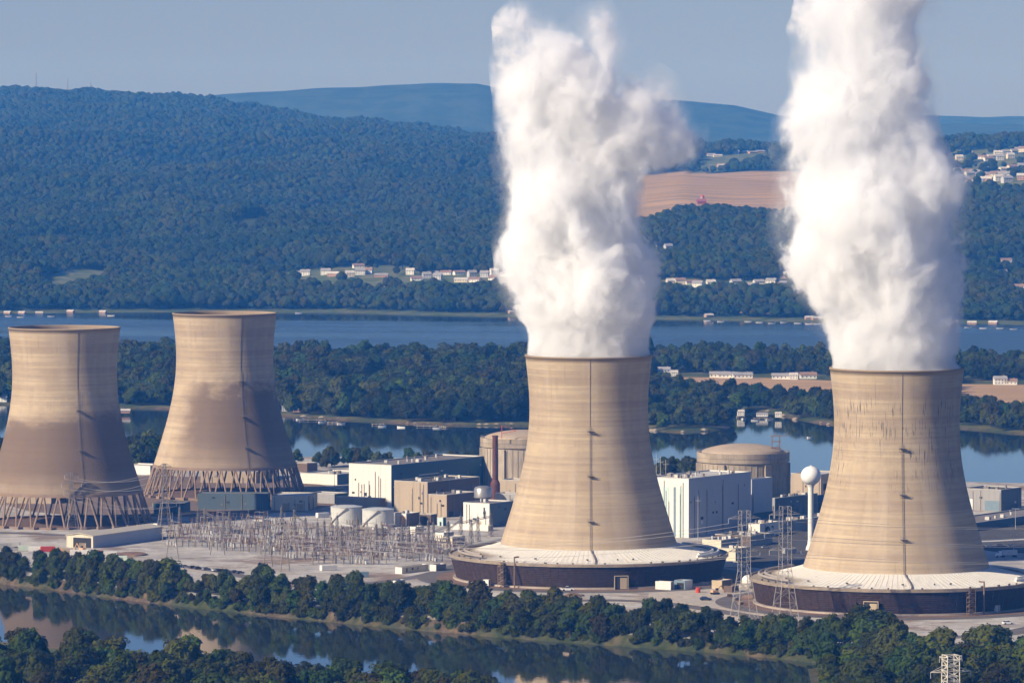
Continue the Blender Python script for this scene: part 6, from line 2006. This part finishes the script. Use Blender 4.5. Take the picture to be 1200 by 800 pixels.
# jetties and boats on the island shore
M_DOCK = plain('weathered_dock_wood', (.42, .36, .28), .9, 0, .15, .5)
def jetty(px, py, L_, rz, label):
    p = at(px, py, -6); t = thing('jetty', label, 'jetty', (p.x, p.y, -6), rz)
    mb = MB(); mb.box((0, 0, .75), (L_, 2.4, .25)); mb.build('deck', M_DOCK, t)
    for k in range(4):
        for y in (-1, 1):
            mb = MB(); x = -L_ / 2 + .4 + k * (L_ - .8) / 3; mb.bar((x, y, -1.5), (x, y, 1.4), .25); mb.build('post', M_DOCK, t)
def boat(px, py, rz, label, group, L_=6.5):
    p = at(px, py, -6); t = thing('motor_boat', label, 'boat', (p.x, p.y, -6), rz, group)
    mb = MB(); section_body(mb, [(-L_ / 2, .9, 1.1, -.2, .9), (0, 1.0, 1.2, -.25, .95), (L_ * .3, .7, .95, -.15, 1.1), (L_ / 2, .05, .12, .2, 1.3)]); mb.build('hull', M_CWHITE, t)
    mb = MB(); section_body(mb, [(-1.2, .8, .7, .95, 1.7), (.6, .8, .6, .95, 1.7), (1.3, .6, .5, .98, 1.1)]); mb.build('cabin', M_GLASS, t)
for px, py, L_, rz, lb in ((366, 493, 22, .3, 'long pale jetty on the island shore, left one'), (392, 496, 12, -.3, 'short jetty right of the long pale one'), (443, 498, 10, .2, 'jetty left of centre on the island shore'), (500, 500, 16, .1, 'wide jetty on the island shore left of the reactor'), (520, 501, 9, -.9, 'short jetty right of the wide one'), (893, 491, 14, .2, 'pale jetty in the island inlet'), (868, 489, 8, .7, 'short jetty at the left of the inlet')):
    jetty(px, py, L_, rz, lb)
for px, py, rz in ((378, 495, .4), (448, 500, .2), (470, 501, 2.9), (512, 502, .1), (400, 497, .3), (352, 492, .5)):
    boat(px, py, rz, 'small white motor boat at the island jetties, left half', 'boats at the left island jetties')
for px, py, rz in ((885, 493, .1), (902, 492, .4), (872, 491, 1.0)):
    boat(px, py, rz, 'small white motor boat in the island inlet', 'boats in the island inlet')
boat(949, 513, .3, 'tiny white boat alone on the water left of the right-hand steaming tower', None, 4)
for px, py, rz in ((829, 376, .1), (845, 377, .2), (877, 377, .1), (919, 378, .3), (935, 379, .1), (948, 380, 0), (958, 380, .2), (1118, 384, .1), (1135, 384, .3), (1152, 385, 0), (1172, 385, .1), (1188, 386, .2), (890, 378, .1), (905, 379, .3)):
    boat(px, py, rz, 'white boat moored along the far shore, right half of the photo', 'boats moored along the far shore', 9)
for px, py, rz in ((10, 371, .1), (60, 371, .2), (130, 370, 0), (24, 372, .1), (350, 367, .2)):
    boat(px, py, rz, 'white boat moored along the far shore, left half of the photo', 'boats moored along the far shore, left', 9)
# white marker pole on the island, masts on the far ridge
c = at(549.6, 486, MZ); h = zex(455, c.y)
t = thing('marker_pole', 'white pole rising from the island trees left of the middle tower', 'pole', (c.x, c.y, MZ))
mb = MB(); mb.bar((0, 0, 0), (0, 0, h + 4), 1.1, .9, 8); mb.build('pole', M_WHITE, t)
mb = MB(); mb.box((0, 0, h + 4.3), (1.8, 1.8, .6)); mb.build('cap', M_WHITE, t)
for px, pt, lb in ((43, 86, 'tallest thin mast on the left ridge'), (80, 94, 'thin mast in the middle on the left ridge'), (107, 96, 'short mast rightmost on the left ridge')):
    Yr = 14250; x = xat(px, Yr); z = land_z(x, Yr); h = zex(pt, Yr) - z
    t = thing('radio_mast', lb, 'radio mast', (x, Yr, z))
    mb = MB(); lattice(mb, (0, 0), 3.6, 1.4, -2, h, 10, .5, .8); mb.build('lattice_frame', M_PYL, t)
    mb = MB(); mb.bar((0, 0, h), (0, 0, h + 6), .5); mb.build('antenna', M_PYL, t)
# rocks at the waterline of the middle island
for k in range(34):
    px = rnd.uniform(330, 985); py = float(np.interp(px, [p[0] for p in MID_NEAR][::-1], [p[1] for p in MID_NEAR][::-1])) - .6
    p = at(px, py, -6); vs0, fs0 = ICO1; s_ = rnd.uniform(1, 2.6)
    mb = MB(); mb.add([(v[0] * s_ * 1.6, v[1] * s_, v[2] * s_ * .7 * (1 + .3 * rnd.random())) for v in vs0.tolist()], fs0)
    tag(mb.build('shore_rock', M_CONC2, loc=(p.x, p.y, -5.6)), 'pale rock at the waterline of the middle island, ' + ('left half' if px < 620 else 'right half'), 'rock', 'rocks at the island waterline')
